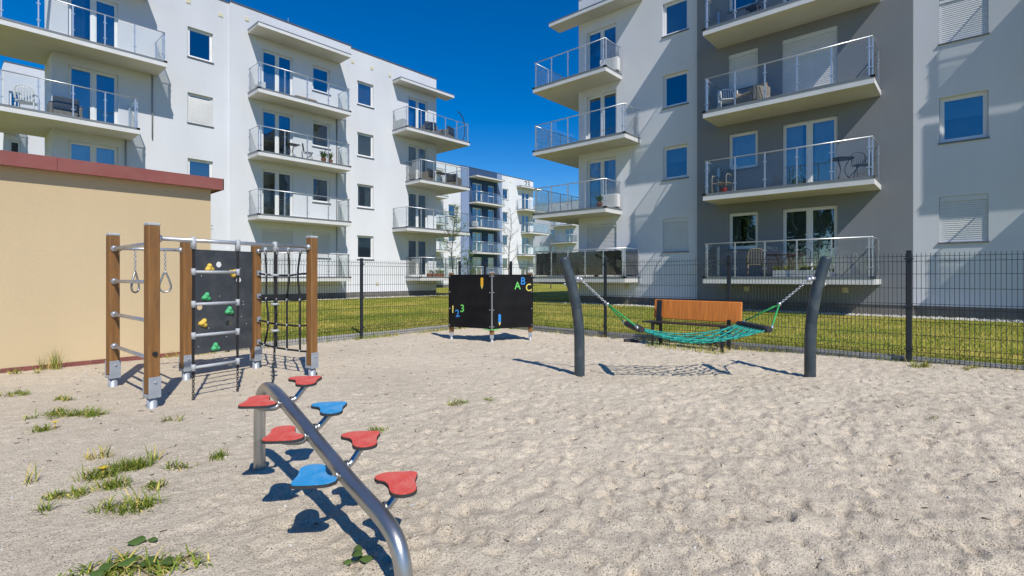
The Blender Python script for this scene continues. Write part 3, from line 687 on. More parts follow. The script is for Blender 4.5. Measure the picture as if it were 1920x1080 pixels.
# ------------------------------------------------------------------ wire mesh fence
ZB, FT = 0.06, 1.585
HZ = [0.07, 0.19, 0.26, 0.43, 0.62, 0.80, 0.87, 1.09, 1.29, 1.47, 1.54]
def panel_geo(b, L):
    def off(z): return 0.028 if (0.205 < z < 0.245 or 0.815 < z < 0.855 or 1.485 < z < 1.525) else 0.0
    zs = [ZB, 0.19, 0.225, 0.26, 0.80, 0.835, 0.87, 1.47, 1.505, 1.54, FT]
    n = int(L / 0.05)
    for i in range(n + 1):
        x = 0.0 + L * i / n
        b.tube([(x, -off(z), z) for z in zs], 0.0033, 4, cap=False)
    for z in HZ: b.bar((0, 0.004, z), (L, 0.004, z), 0.0035, 4)
def fpost_geo(b):
    b.box(-.03, .03, -.02, .02, -0.3, 1.60, 0.004); b.box(-.032, .032, -.022, .022, 1.60, 1.625, 0.006)
def clamp_geo(b):
    b.box(-.055, .055, -.034, -.020, -.011, .011, 0.003); b.ball((0.043, -.034, 0), 0.009, 6, 4); b.ball((-.043, -.034, 0), 0.009, 6, 4)
def fence(loc, rz, posts, ends, label):
    f = empty('wire_fence', loc, rz); tag(f, label, 'fence', 'anthracite wire fences round the sand')
    fp = shared('fpost', 'post', 'fence_green', fpost_geo); cm = shared('clamp', 'clamp', 'fence_green', clamp_geo)
    pts = sorted(posts + ends)
    for i in range(len(pts) - 1):
        L = round(pts[i + 1] - pts[i] - 0.07, 3)
        link('wire_panel', shared(('fp', L), 'wire_panel', 'fence_green', lambda b: panel_geo(b, L)), f, (pts[i] + 0.035, 0.0, 0))
    for p in posts:
        o = link('post', fp, f, (p, 0, 0))
        for z in (0.23, 0.835, 1.505): link('clamp', cm, o, (0, 0, z))
    return f
fence((2.95, 9.165, 0), 0, [0.2, 2.70, 5.35, 6.21], [], 'anthracite wire mesh fence running from the beige hut to the corner')
fence((9.175, 9.165, 0), R(-90), [0.87, 3.50, 5.99, 8.48, 10.98, 13.48], [0.03], 'anthracite wire mesh fence behind the bench, in front of the grey block')

# ------------------------------------------------------------------ climbing frame
PS = [(4.888, -3.43, 1.75), (5.837, -4.54, 1.73), (6.263, -3.98, 1.68), (7.03, -3.508, 1.68), (6.465, -2.52, 1.75)]
PP = [W(d, l) for d, l, h in PS]
cf = empty('climbing_frame', ((PP[0] + PP[3]) / 2)[:]); tag(cf, 'wooden climbing frame with rungs, rings, dark climbing wall and rope net', 'climbing frame')
O = cf.location.copy()
def rel(p): return Vector(p) - O
LONG = (PP[4] - PP[0]).normalized(); YAW = math.atan2(LONG.y, LONG.x)
def wpost(b, h):
    b.box(-.05, .05, -.05, .05, 0.14, h - 0.012, 0.008)
def foot(b):
    b.box(-.054, .054, -.060, -.051, 0.10, 0.30, 0.003); b.box(-.054, .054, .051, .060, 0.10, 0.30, 0.003)
    b.box(-.053, .053, -.052, .052, 0.105, 0.138, 0.003); b.bar((0, 0, -0.3), (0, 0, 0.11), 0.044, 14)
    for s in (-1, 1):
        for z in (0.25,): b.ball((0, s * .062, z), 0.014, 8, 5)
for p, (d, l, h) in zip(PP, PS):
    yaw = YAW if l != -4.54 else YAW
    o = link('post', shared(('wp', h), 'post', 'post_wood', lambda b: wpost(b, h)), cf, rel(p), yaw)
    link('post_cap', shared('pcap', 'post_cap', 'plastic_grey', lambda b: b.box(-.053, .053, -.053, .053, -0.016, 0.014, 0.008)), o, (0, 0, h))
    link('steel_foot', shared('sfoot', 'steel_foot', 'foot_paint', foot), o, (0, 0, 0))
o = cf.children[0]
MB().tube([(0, -.052, .52), (0, -.066, .52)], 0.022, 14).build('plug', 'plastic_black', o)
def rodpart(name, a, b_, r=0.019, m='galvanised'):
    a, b_ = rel(a), rel(b_); mb = MB().bar(a, b_, r, 10); t = (b_ - a).normalized()
    for e, s in ((a, 1), (b_, -1)): mb.tube([e + t * s * 0.045, e + t * s * 0.075], r * 1.7, 10)
    for e, s in ((a, 1), (b_, -1)): mb.ball(e + t * s * 0.055, r * 1.9, 8, 6)
    return mb.build(name, m, cf)
def lerp(a, b_, s, z): p = a + (b_ - a) * s; return Vector((p.x, p.y, z))
for z in (0.466, 0.826, 1.20, 1.57): rodpart('rung', lerp(PP[1], PP[0], 0, z), lerp(PP[1], PP[0], 1, z))
rodpart('top_bar', lerp(PP[0], PP[4], 0, 1.62), lerp(PP[0], PP[4], 1, 1.62), 0.021)
rodpart('ring_bar', lerp(PP[1], PP[2], 0, 1.575), lerp(PP[1], PP[2], 1, 1.575))
rodpart('net_bar', lerp(PP[3], PP[4], 0, 1.60), lerp(PP[3], PP[4], 1, 1.60))
for s in (0.29, 0.70):
    p = rel(lerp(PP[1], PP[2], s, 1.555)); tdir = (PP[2] - PP[1]).normalized() if s > .5 else CD.copy()
    rg = empty('gym_ring', p, 0, cf)
    chain_mesh(MB(), (0, 0, 0), (0, 0, -0.25), 0.034, 0.0036, 0.011).build('chain', 'galvanised', rg)
    tri = [(0, -0.245), (-0.02, -.285), (-0.052, -0.385), (-0.058, -0.425), (-0.045, -0.468), (0, -0.487), (0.045, -0.468), (0.058, -0.425), (0.052, -0.385), (0.02, -.285)]
    q = [Vector((tdir.x * x, tdir.y * x, z)) for x, z in tri]
    MB().tube(smooth_path(q + [q[0]], 4)[:-1], 0.011, 8, closed=True).build('handle', 'stainless', rg)
# climbing wall between the two rear posts
t34 = (PP[3] - PP[2]); L34 = t34.length; n34 = Vector((t34.y, -t34.x, 0)).normalized()       # towards the sand
if n34.dot(-PP[2]) < 0: n34 = -n34
def panel_mesh():
    bm = bmesh.new(); x0, x1, z0, z1 = 0.052, L34 - 0.052, 0.29, 1.59; ed = []
    def loop(pts):
        vs = [bm.verts.new((x, 0, z)) for x, z in pts]
        for i in range(len(vs)): ed.append(bm.edges.new((vs[i], vs[(i + 1) % len(vs)])))
    loop([(x0, z0), (x1, z0), (x1, z1), (x0, z1)])
    for s, z in ((.446, 1.408), (.183, .871), (.576, .644), (.735, 1.208)):
        loop([(s * L34 + 0.038 * math.cos(a), z + 0.038 * math.sin(a)) for a in np.linspace(0, 2 * math.pi, 20, endpoint=False)])
    bmesh.ops.triangle_fill(bm, use_beauty=True, edges=ed)
    r = bmesh.ops.extrude_face_region(bm, geom=bm.faces[:])
    for v in [g for g in r['geom'] if isinstance(g, bmesh.types.BMVert)]: v.co.y += 0.02
    bmesh.ops.recalc_face_normals(bm, faces=bm.faces[:])
    me = bpy.data.meshes.new('climbing_wall'); bm.to_mesh(me); bm.free(); me.materials.append(M['panel_dark']); return me
yaw34 = math.atan2(t34.y, t34.x)
cw = link('climbing_wall', panel_mesh(), cf, rel(PP[2]) , yaw34)
side = -1 if Vector((-math.sin(yaw34), math.cos(yaw34), 0)).dot(n34) > 0 else 1     # local -y side towards the sand when 1
sgn = -1 if side == 1 else 1
def hold_geo(b):
    n, m = 24, 5; vs = []; fs = []
    for i in range(m + 1):
        a = i / m
        for k in range(n):
            th = 2 * math.pi * k / n; rr = (0.052 + 0.011 * math.cos(3 * th - math.pi / 2)) * math.cos(a * math.pi / 2 * 0.86)
            h = 0.042 * math.sin(a * math.pi / 2) * (0.8 + 0.25 * math.cos(3 * th - math.pi / 2))
            vs.append((rr * math.cos(th), h, rr * math.sin(th)))
    vs.append((0, 0.03, 0))
    for i in range(m):
        for k in range(n): fs.append((i * n + k, i * n + (k + 1) % n, (i + 1) * n + (k + 1) % n, (i + 1) * n + k))
    for k in range(n): fs.append((m * n + k, m * n + (k + 1) % n, (m + 1) * n))
    b.add(vs, fs, True)
for s, z, c, r in ((.312, 1.358, 'hold_yellow', 0), (.647, 1.299, 'hold_yellow', .9), (.269, .994, 'hold_green', .2), (.592, .803, 'hold_green', .1), (.225, .668, 'hold_yellow', .4), (.394, .349, 'hold_green', 0)):
    h = link('climbing_hold', shared(('hold', c), 'climbing_hold', c, hold_geo), cw, (s * L34, 0.0 if sgn < 0 else 0.02, z))
    h.rotation_euler = (0, math.pi + r, 0) if sgn > 0 else (R(180), r, 0)
    h.scale = (1.0, 1.0, 1.0)
bolt = shared('bolt', 'bolt', 'galvanised', lambda b: b.ball((0, 0, 0), 0.008, 6, 4))
for s, z in ((.2, 1.26), (.45, 1.0), (.80, .92), (.80, .88), (.75, 1.36), (.77, .72), (.85, .62), (.30, .6), (.55, .52), (.55, .47), (.16, .38)):
    link('bolt', bolt, cw, (s * L34, -0.002 if sgn < 0 else 0.022, z))
# rope ladder under the long bar
la, lb = 0.209, 0.466
ld = empty('rope_ladder', rel(lerp(PP[0], PP[4], la, 0)), 0, cf); lo = lerp(PP[0], PP[4], la, 0); lv = lerp(PP[0], PP[4], lb, 0) - lo
for s in (0, 1):
    p = lv * s
    MB().tube(smooth_path([p + Vector((0, 0, 1.60)), p + Vector((.004, 0, 1.0)), p + Vector((-.003, .003, .62)), p + Vector((0, 0, .26))], 5), 0.0135, 8).build('rope', 'rope_black', ld)
    chain_mesh(MB(), p + Vector((0, 0, .27)), p + Vector((0.0, 0.01, -.05)), 0.034, 0.004, 0.012).build('chain', 'metal_dark', ld)
    MB().tube([p + Vector((0, 0, 1.655)), p + Vector((0, 0, 1.53))], 0.027, 10).build('clamp', 'plastic_grey', ld)
for z in (.325, .65, .97, 1.30):
    b = MB().bar(Vector((0, 0, z)), lv + Vector((0, 0, z)), 0.016, 10)
    for s in (0, 1): b.tube([lv * s + Vector((0, 0, z - .035)), lv * s + Vector((0, 0, z + .035))], 0.021, 10)
    b.build('rung', 'plastic_grey', ld)
# knotted rope
kp = lerp(PP[0], PP[4], 0.715, 0); kr_ = empty('climbing_rope', rel(kp), 0, cf)
MB().tube(smooth_path([(0, 0, 1.60), (-.004, 0, 1.2), (.003, .004, .8), (-.006, 0, .36)], 5), 0.012, 8).build('rope', 'rope_black', kr_)
MB().tube([(0, 0, 1.66), (0, 0, 1.54)], 0.027, 10).build('clamp', 'plastic_grey', kr_)
for z in (.62, .93, 1.27): MB().tube([(0, 0, z - .012), (0, 0, z + .012)], 0.045, 14).build('disc', 'plastic_grey', kr_)
chain_mesh(MB(), (-.006, 0, .37), (-.02, .03, -.03), 0.034, 0.004, 0.012).build('chain', 'metal_dark', kr_)
# rope net between the last two posts
cn = empty('climbing_net', rel(PP[3]), 0, cf); v45 = PP[4] - PP[3]
zr = [(1.30, 1.30), (.985, .975), (.67, .64), (.36, .31)]
rows = []
for (za, zb) in zr:
    pts = [v45 * s + Vector((0, 0, za + (zb - za) * s - 0.035 * math.sin(math.pi * s) + random.uniform(-.006, .006))) for s in np.linspace(0.05, 0.95, 9)]
    rows.append(smooth_path(pts, 3)); MB().tube(rows[-1], 0.0135, 6).build('net_rope', 'rope_black', cn)
    for s in (0.05, 0.95):
        p = v45 * s + Vector((0, 0, za if s < .5 else zb)); MB().box(p.x - .025, p.x + .025, p.y - .025, p.y + .025, p.z - .035, p.z + .035, .006).build('bracket', 'galvanised', cn)
kj = MB()
for k, s0 in enumerate((0.17, 0.38, 0.59, 0.80)):
    pts = [v45 * (s0 + .01) + Vector((0, 0, 1.585))]
    for r_ in rows:
        p = r_[min(len(r_) - 1, int((s0 + random.uniform(-.025, .035)) * len(r_)))]; pts.append(p); kj.ball(p, 0.019, 8, 6)
    MB().tube(smooth_path(pts, 4), 0.0125, 6).build('net_rope', 'rope_black', cn)
    MB().tube([pts[0] + Vector((0, 0, .06)), pts[0] - Vector((0, 0, .04))], 0.022, 8).build('clamp', 'plastic_grey', cn)
kn = kj.build('rope_joints', 'plastic_grey', cn); kn['kind'] = 'stuff'

# ------------------------------------------------------------------ balance beam with stepping pads
b0, b1 = (3.33, -1.638), (2.0, -0.416)
def beam(s, z): return W(b0[0] + (b1[0] - b0[0]) * s, b0[1] + (b1[1] - b0[1]) * s, z)
bb = empty('balance_climber', beam(0.5, 0)[:]); tag(bb, 'curved steel pipe climber with red and blue stepping pads in the sand', 'climber')
OB = bb.location.copy()
path = [(0, -.15), (0, .30), (.006, .42), (.03, .505), (.08, .553), (.15, .556), (.24, .527), (.33, .49), (.46, .432), (.615, .362), (.76, .300), (.86, .264), (.92, .238), (.965, .192), (.99, .11), (1.0, .0), (1.0, -.15)]
MB().tube([p - OB for p in smooth_path([beam(s, z) for s, z in path], 6)], 0.036, 18).build('pipe', 'stainless', bb)
tooth = [(.078, -.116), (.105, -.098), (.120, -.07), (.128, -.02), (.132, .045), (.118, .068), (.08, .072), (.022, .076), (-.03, .092), (-.063, .098), (-.092, .09), (-.111, .068), (-.118, .038), (-.103, .001), (-.07, -.018), (-.032, -.030), (.0, -.048), (.022, -.066), (.038, -.097), (.055, -.114)]
def pad_poly(flip):
    k = -1 if flip else 1
    pts = [W(d * k, l * k) for d, l in tooth]; pts = smooth_path(pts + [pts[0]], 2)[:-1]
    return [(p.x, p.y) for p in pts]
nrm = W(.677, .736)
def pad_geo(b, poly, c):
    n = len(poly); cx = sum(p[0] for p in poly) / n; cyy = sum(p[1] for p in poly) / n
    b.prism(poly, -0.007, 0.0065, 1)
    ins = [(cx + (x - cx) * .975, cyy + (y - cyy) * .975) for x, y in poly]
    b.prism(ins, 0.0066, 0.012, 0)
pads = [(.253, .11, .622, 'red', 0, 'farthest red stepping pad'), (.45, .11, .525, 'blue', 0, None), (.664, .11, .443, 'red', 0, None), (.869, .10, .340, 'red', 0, None),
        (.26, -.13, .545, 'red', 1, None), (.483, -.13, .452, 'red', 1, None), (.696, -.13, .352, 'blue', 1, None)]
for s, off, z, c, flip, lab in pads:
    zb = float(np.interp(s, [p[0] for p in path], [p[1] for p in path])); cpos = beam(s, z) + nrm * off
    link('stepping_pad', shared(('pad', c, flip), 'stepping_pad', ['pad_' + c, 'pad_side'], lambda b: pad_geo(b, pad_poly(flip), c)), bb, cpos - OB + Vector((0, 0, 0)))
    a = beam(s, zb) - OB; e = cpos - OB
    k = 1 if off > 0 else -1
    pts = [a + nrm * .02 * k, a + nrm * (.06 * k) + Vector((0, 0, .005 if off > 0 else -.02)), e + nrm * .005 * k - Vector((0, 0, .035)), e + nrm * .035 * k - Vector((0, 0, .014))]
    MB().tube(smooth_path(pts, 5), 0.0165, 10).build('arm', 'stainless', bb)
    cl = a + nrm * .034 * k; MB().tube([cl, cl + nrm * .012 * k], 0.025, 12).build('weld_collar', 'stainless', bb)

# ------------------------------------------------------------------ chalk board with letters
bd = [(10.2, -1.27), (9.70, -0.383), (10.2, 0.424)]; BP = [W(d, l) for d, l in bd]
cb = empty('chalkboard', BP[1][:]); tag(cb, 'black V-shaped chalk board with coloured letters, numbers and pencils', 'chalkboard')
OC = cb.location.copy()
def bfoot(b): b.box(-.036, .036, -.036, .036, .07, .19, .003); b.bar((0, 0, -.25), (0, 0, .08), .028, 10)
back_dir = W(1, -0.0).normalized()
for i, p in enumerate(BP):
    yaw = math.atan2(CR.y, CR.x); q = p + W(.085 if i == 1 else .06, (0.06, 0, -0.06)[i])
    o = link('post', shared('bpost', 'post', 'post_wood', lambda b: b.box(-.045, .045, -.045, .045, .15, 1.325, .006)), cb, q - OC, yaw)
    link('post_cap', shared('bcap', 'post_cap', 'plastic_grey', lambda b: b.box(-.05, .05, -.05, .05, 1.325, 1.345, .006)), o)
    link('steel_foot', shared('bfoot', 'steel_foot', 'foot_paint', bfoot), o)
def board(p, q, marks, name='board'):
    t = q - p; L = t.length; yaw = math.atan2(t.y, t.x)
    o = link(name, shared(('bd', round(L, 3)), 'board', 'board_black', lambda b: b.box(.006, L - .006, 0, .016, .26, 1.295, .004)), cb, p - OC, yaw)
    for z in (.30, .62, .95, 1.26):
        for x in (.04, L - .04): link('screw', shared('scr', 'screw', 'galvanised', lambda b: b.ball((0, 0, 0), .011, 8, 5)), o, (x, -.003, z))
    for (nm, body, x, z, sz, m, rot) in marks:
        if body == 'pencil':
            me = shared(('pc', m), 'pencil_shape', [m, 'paint_pale_yellow'], lambda b: (b.prism([(-.028, -.06), (.028, -.06), (.028, .085), (0, .10), (-.028, .085)], 0, .005, 0), b.prism([(-.026, -.062), (0, -.125), (.026, -.062)], 0, .0045, 1)))
            l = link('pencil_shape', me, o, (x, -.001, z))
        else: l = link(nm, text_mesh(body, sz, .003, m, 0.002), o, (x, -.004, z))
        l.rotation_euler = (R(90), R(rot), 0)
    return o
board(BP[0], BP[1], [('number', '1', .118, .60, .205, 'paint_pale_yellow', 0), ('number', '2', .23, .525, .205, 'paint_blue', -8), ('number', '3', .345, .625, .205, 'paint_green', 0), ('pencil', 'pencil', .80, 1.14, 0, 'paint_yellow', 0)])
board(BP[1], BP[2], [('letter', 'A', .575, 1.07, .205, 'paint_green', 0), ('letter', 'B', .70, 1.16, .205, 'paint_blue', 5), ('letter', 'C', .835, 1.03, .205, 'paint_pale_yellow', -8), ('pencil', 'pencil', .17, .44, 0, 'paint_blue', 0)])
b = MB(); b.box(-.012, .012, -.012, .004, .262, 1.293); b.build('corner_strip', 'galvanised', cb)
b = MB(); b.prism([W(-.01, 0)[:2], W(.10, .16)[:2], W(.10, -.16)[:2]], .238, .254); b.build('corner_plate', 'paint_green', cb)

# ------------------------------------------------------------------ hammock between two bent poles
PLd, PRd = (6.50, .855), (6.42, 3.73)
hm = empty('hammock', W(6.46, 2.28)[:]); tag(hm, 'turquoise rope hammock slung between two dark bent poles', 'hammock')
OH = hm.location.copy()
for (d, l), s in ((PLd, -1), (PRd, 1)):
    pts = [(0, -.3), (0, .3), (.005 * s, .55), (.03 * s, .80), (.075 * s, 1.05), (.135 * s, 1.28), (.20 * s, 1.47)]
    c = smooth_path([W(d, l + x, z) - OH for x, z in pts], 6); e = (c[-1] - c[-2]).normalized()
    rs = [.066] * len(c) + [.064, .055, .035, .004]; c += [c[-1] + e * k for k in (.012, .022, .029, .031)]
    MB().tube(c, rs, 20).build('pole', 'pole_dark', hm)
Hd = 6.45; BLl, BRl = 1.53, 3.03; ZBAR = 0.625; hw = .42
def hp(d, l, z): return W(d, l, z) - OH
for s, (pd, pl_), bl in ((-1, PLd, BLl), (1, PRd, BRl)):
    att = hp(pd, pl_ + .105 * s - .062 * s, 1.225); ring = hp(Hd, bl + .33 * s * 1.0, .905)
    br = MB(); br.tube([att + CR * .02 * s, att - CR * .05 * s], .028, 10); br.ball(att - CR * .06 * s - Vector((0, 0, .01)), .032, 8, 6)
    for dz in (-.07, .06): br.ball(att + CR * (.145 + .02 * dz) * s + Vector((0, 0, dz)), .018, 8, 6)
    br.build('bracket', 'galvanised', hm)
    chain_mesh(MB(), att - CR * .08 * s - Vector((0, 0, .03)), ring, .036, .0042, .012).build('chain', 'galvanised', hm)
    MB().tube([ring + Vector((0, 0, .02)), ring - Vector((0, 0, .02))], .022, 10).build('ring', 'galvanised', hm)
    for e in (-1, 1):
        end = hp(Hd + e * (hw - .03), bl + .035 * s, ZBAR + .02)
        MB().bar(ring, end, .011, 8).build('suspension_rope', 'rope_green', hm)
        MB().tube([end - Vector((0, 0, .01)), end + (ring - end).normalized() * .05], .017, 8).build('shackle', 'galvanised', hm)
    c = [hp(Hd + k, bl, ZBAR) for k in np.linspace(-hw, hw, 9)]
    MB().tube(c, [.034, .043, .044, .044, .044, .044, .044, .043, .034], 14).build('spreader_bar', 'rubber', hm)
nr, ns = 11, 24; wdt = .74; kn = MB()
def net_pt(i, t):                     # i rope index 0..nr-1, t 0..1 along
    x = BLl + .03 + (BRl - BLl - .06) * t; cz = ZBAR - .01 - .185 * math.sin(math.pi * t) ** 0.9
    a = (i / (nr - 1) - .5); pinch = 1 - .04 * math.sin(math.pi * t)
    return x, Hd + a * wdt * pinch, cz + .26 * a * a * math.sin(math.pi * t)
for i in range(nr):
    pts = []
    for k in range(ns + 1):
        t = k / ns; x, d, z = net_pt(i, t); j = 0.42 * wdt / (nr - 1) * (1 if (k // 2 + i) % 2 else -1) * (0 if k in (0, 1, ns - 1, ns) else 1)
        if (i == 0 and j < 0) or (i == nr - 1 and j > 0): j = 0
        pts.append(hp(d + j, x, z)); 
        if k % 2 == 0 and 1 < k < ns - 1 and (k // 2 + i) % 2 and i < nr - 1: kn.ball(hp(d + .5 * wdt / (nr - 1), x, z), .018, 6, 5)
    MB().tube(smooth_path(pts, 3), .0095, 6).build('net_rope', 'rope_teal', hm)
kk = kn.build('net_knots', 'rope_blue', hm); kk['kind'] = 'stuff'

# ------------------------------------------------------------------ bench by the fence
bn = empty('bench', (8.82, 3.72, 0), R(90)); tag(bn, 'orange wooden bench with black steel legs by the fence', 'bench')
# local x along +Y (to the left in view), local y towards -X (to the sand)
b = MB()
b.box(-.80, .80, -.02, .01, .47, .83, .02); b.build('backrest', 'bench_wood', bn, (0, -.15, 0)).rotation_euler = (R(8), 0, 0)
for x in (-.62, .62):
    b = MB(); b.box(x - .03, x + .03, -.155, -.125, -.2, .52, .003); b.box(x - .025, x + .025, .17, .20, -.2, .40, .003); b.box(x - .025, x + .025, -.15, .22, .385, .415, .003)
    b.build('leg', 'metal_dark', bn)
MB().box(.60, .70, -.085, -.065, .36, .83, .004).build('back_support', 'fence_green', bn).rotation_euler = (R(6), 0, 0)
MB().box(-.82, .82, -.10, .22, .415, .437, .01).build('seat', 'metal_dark', bn)

# ------------------------------------------------------------------ small things on the balconies
def lev(i): return LV[i] + 0.001
def ac_unit(loc, rz, label):
    r = empty('air_conditioner', loc, rz)
    MB().box(-.40, .40, -.14, .14, .05, .60, .02).build('housing', 'plastic_white', r)
    b = MB()
    for k in range(5): b.tube([(-.1 + (.04 + .04 * k) * math.cos(a), -.146, .33 + (.04 + .04 * k) * math.sin(a)) for a in np.linspace(0, 2 * math.pi, 18, endpoint=False)], .004, 4, closed=True)
    b.build('fan_grille', 'metal_dark', r)
    for x in (-.3, .3): MB().box(x - .03, x + .03, -.14, .14, 0, .05).build('foot', 'rubber', r)
    tag(r, label, 'air conditioner', 'air conditioners on the balconies'); return r
def chair(kind, loc, rz, label, fabric='fabric_dark'):
    r = empty('balcony_chair', loc, rz)
    if kind == 'bistro':
        m = 'metal_dark'
        for x in (-.19, .19):
            MB().tube(smooth_path([(x, -.2, 0), (x * .95, -.05, .44), (x * .95, .20, .47), (x * .9, .26, .80)], 5), .011, 6).build('leg', m, r)
            MB().bar((x, .24, 0), (x * .95, -.18, .45), .011, 6).build('leg', m, r)
        b = MB()
        for k in range(6): b.box(-.19, .19, -.19 + .065 * k, -.145 + .065 * k, .45, .465)
        b.build('seat', m, r)
        MB().tube(smooth_path([(-.18, .22, .5), (-.17, .27, .82), (0, .29, .90), (.17, .27, .82), (.18, .22, .5)], 6), .012, 6).build('backrest', m, r)
        b = MB()
        for k in range(-2, 3): b.bar((k * .06, .235, .5), (k * .055, .285, .86), .006, 5)
        b.build('back_bars', m, r)
    elif kind == 'plastic' or kind == 'wicker':
        m = 'plastic_white' if kind == 'plastic' else 'wicker'
        MB().box(-.25, .25, -.24, .22, .38, .42, .02).build('seat', m, r)
        b = MB()
        for k in range(7):
            x = -.22 + k * .073; b.tube(smooth_path([(x, .20, .40), (x * 1.05, .26, .62), (x * .95, .30, .84 + .05 * math.cos(x * 5))], 4), .017, 6)
        b.tube(smooth_path([(-.25, .22, .42), (-.24, .29, .78), (-.1, .31, .90), (.1, .31, .90), (.24, .29, .78), (.25, .22, .42)], 5), .02, 6); b.build('backrest', m, r)
        for x in (-.26, .26):
            MB().tube(smooth_path([(x, .27, .64), (x * 1.05, 0, .66), (x, -.22, .62), (x * .98, -.24, .0)], 5), .02, 6).build('armrest', m, r)
            MB().bar((x * .95, .24, 0), (x * .9, .2, .4), .02, 6).build('leg', m, r)
    else:                                            # upholstered lounge seat
        MB().box(-.36, .36, -.36, .32, .08, .30, .03).build('base', 'wicker', r); MB().box(-.34, .34, -.36, .22, .30, .43, .045).build('seat_cushion', fabric, r)
        MB().box(-.36, .36, .20, .36, .30, .78, .05).build('backrest', fabric, r)
        for x in (-.40, .40): MB().box(x - .05, x + .05, -.34, .34, .08, .56, .025).build('armrest', 'wicker', r)
    tag(r, label, 'chair', 'chairs on the balconies'); return r
def table(loc, rad, h, label, m='metal_dark', square=False):
    r = empty('balcony_table', loc)
    if square: MB().box(-rad, rad, -rad * .7, rad * .7, h - .03, h, .008).build('table_top', m, r)
    else: MB().tube([(0, 0, h - .025), (0, 0, h)], rad, 24).build('table_top', m, r)
    for k in range(4 if square else 3):
        a = k * 2 * math.pi / (4 if square else 3) + .7
        MB().tube(smooth_path([(rad * .75 * math.cos(a), rad * .75 * math.sin(a) * (.75 if square else 1), 0), (.07 * math.cos(a), .07 * math.sin(a), h * .5), (rad * .6 * math.cos(a), rad * .6 * math.sin(a) * (.75 if square else 1), h - .03)], 5), .012, 6).build('leg', m, r)
    tag(r, label, 'table', 'tables on the balconies'); return r
def plant(loc, h, n, label, pot='terracotta', leafm='grass_blade', spread=.3, seed=1, wide=.03, box=None):
    rd = random.Random(seed); r = empty('potted_plant', loc)
    if box: MB().box(-box, box, -.1, .1, 0, .2, .01).build('planter', pot, r)
    else: MB().tube([(0, 0, 0), (0, 0, .22), (0, 0, .24)], [.09, .13, .135], 14).build('pot', pot, r)
    b = MB()
    for k in range(n):
        a = rd.uniform(0, 6.28); x0 = rd.uniform(-box, box) if box else rd.uniform(-.05, .05); l = h * rd.uniform(.6, 1.1); s = spread * rd.uniform(.3, 1.0)
        p0 = Vector((x0, rd.uniform(-.05, .05), .2)); dr = Vector((math.cos(a), math.sin(a), 0)); sd_ = Vector((-dr.y, dr.x, 0)) * wide
        p1 = p0 + dr * s * .5 + Vector((0, 0, l * .8)); p2 = p0 + dr * s + Vector((0, 0, l * rd.uniform(.5, 1)))
        b.add([p0 - sd_ * .4, p0 + sd_ * .4, p1 + sd_, p1 - sd_, p2], [(0, 1, 2, 3), (3, 2, 4)])
    b.build('foliage', leafm, r); tag(r, label, 'plant', 'potted plants on the balconies'); return r
# white block
chair('plastic', (1.95, 24.25, lev(2)), R(160), 'white plastic armchair on the corner balcony above the beige hut')
chair('lounge', (2.95, 24.3, lev(2)), R(180), 'dark cushioned lounge seat beside the white plastic armchair')
ac_unit((9.78, 24.35, lev(3)), R(180) - R(90), 'small box unit on the top balcony of the white block, beside the glazed door').scale = (.8, .8, .8)
sl = empty('sun_lounger', (11.75, 24.15, lev(3))); MB().box(-.55, .55, -.25, .25, .16, .24, .03).build('cushion', 'fabric_beige', sl)
for x in (-.45, .45): MB().box(x - .02, x + .02, -.22, .22, 0, .16).build('leg', 'metal_dark', sl)
tag(sl, 'low beige sun lounger on the top middle balcony of the white block', 'lounger')
table((11.1, 24.1, lev(2)), .34, .70, 'dark table on the second-floor middle balcony of the white block', square=True)
chair('bistro', (12.0, 24.2, lev(2)), R(70), 'dark folding chair beside the table and plants, white block middle balcony')
plant((13.0, 23.95, lev(2)), .45, 40, 'spiky green plant at the end of a middle balcony, white block', seed=2)
plant((12.62, 23.9, lev(2)), .40, 40, 'spreading spiky plant next to the dark folding chair', seed=3, spread=.5)
ac_unit((17.6, 24.4, lev(3)), R(90), 'cream outdoor unit at the left end of the top corner balcony, white block')
chair('lounge', (19.45, 24.2, lev(3)), R(160), 'dark grey lounge chair on the top corner balcony below the canopy')
chair('lounge', (20.75, 24.1, lev(3)), R(200), 'dark grey lounge chair next to the arched stand')
ar = empty('hanging_seat_stand', (21.75, 24.2, lev(3))); MB().tube(smooth_path([(-.35, 0, .03), (.25, 0, .05), (.55, 0, .55), (.62, 0, 1.1), (.5, 0, 1.6), (.2, 0, 1.95), (-.05, 0, 2.0)], 6), .028, 8).build('arch', 'metal_dark', ar)
MB().tube([(.55 * math.cos(a) - .1, .45 * math.sin(a), .03) for a in np.linspace(0, 6.28, 20, endpoint=False)], .02, 6, closed=True).build('base_ring', 'metal_dark', ar)
tag(ar, 'dark arched stand rising above the railing of the top corner balcony', 'stand')
table((20.4, 24.15, lev(2)), .40, .72, 'dark table on the third corner balcony of the white block', square=True)
chair('lounge', (19.3, 24.2, lev(2)), R(200), 'dark seat left of the table, third corner balcony of the white block')
chair('lounge', (21.4, 24.2, lev(2)), R(120), 'dark box seat at the outer end of the third corner balcony')
plant((19.6, 23.75, lev(0)), .25, 50, 'low planter with flowers on the ground-floor corner balcony, white block', box=.6, seed=5)
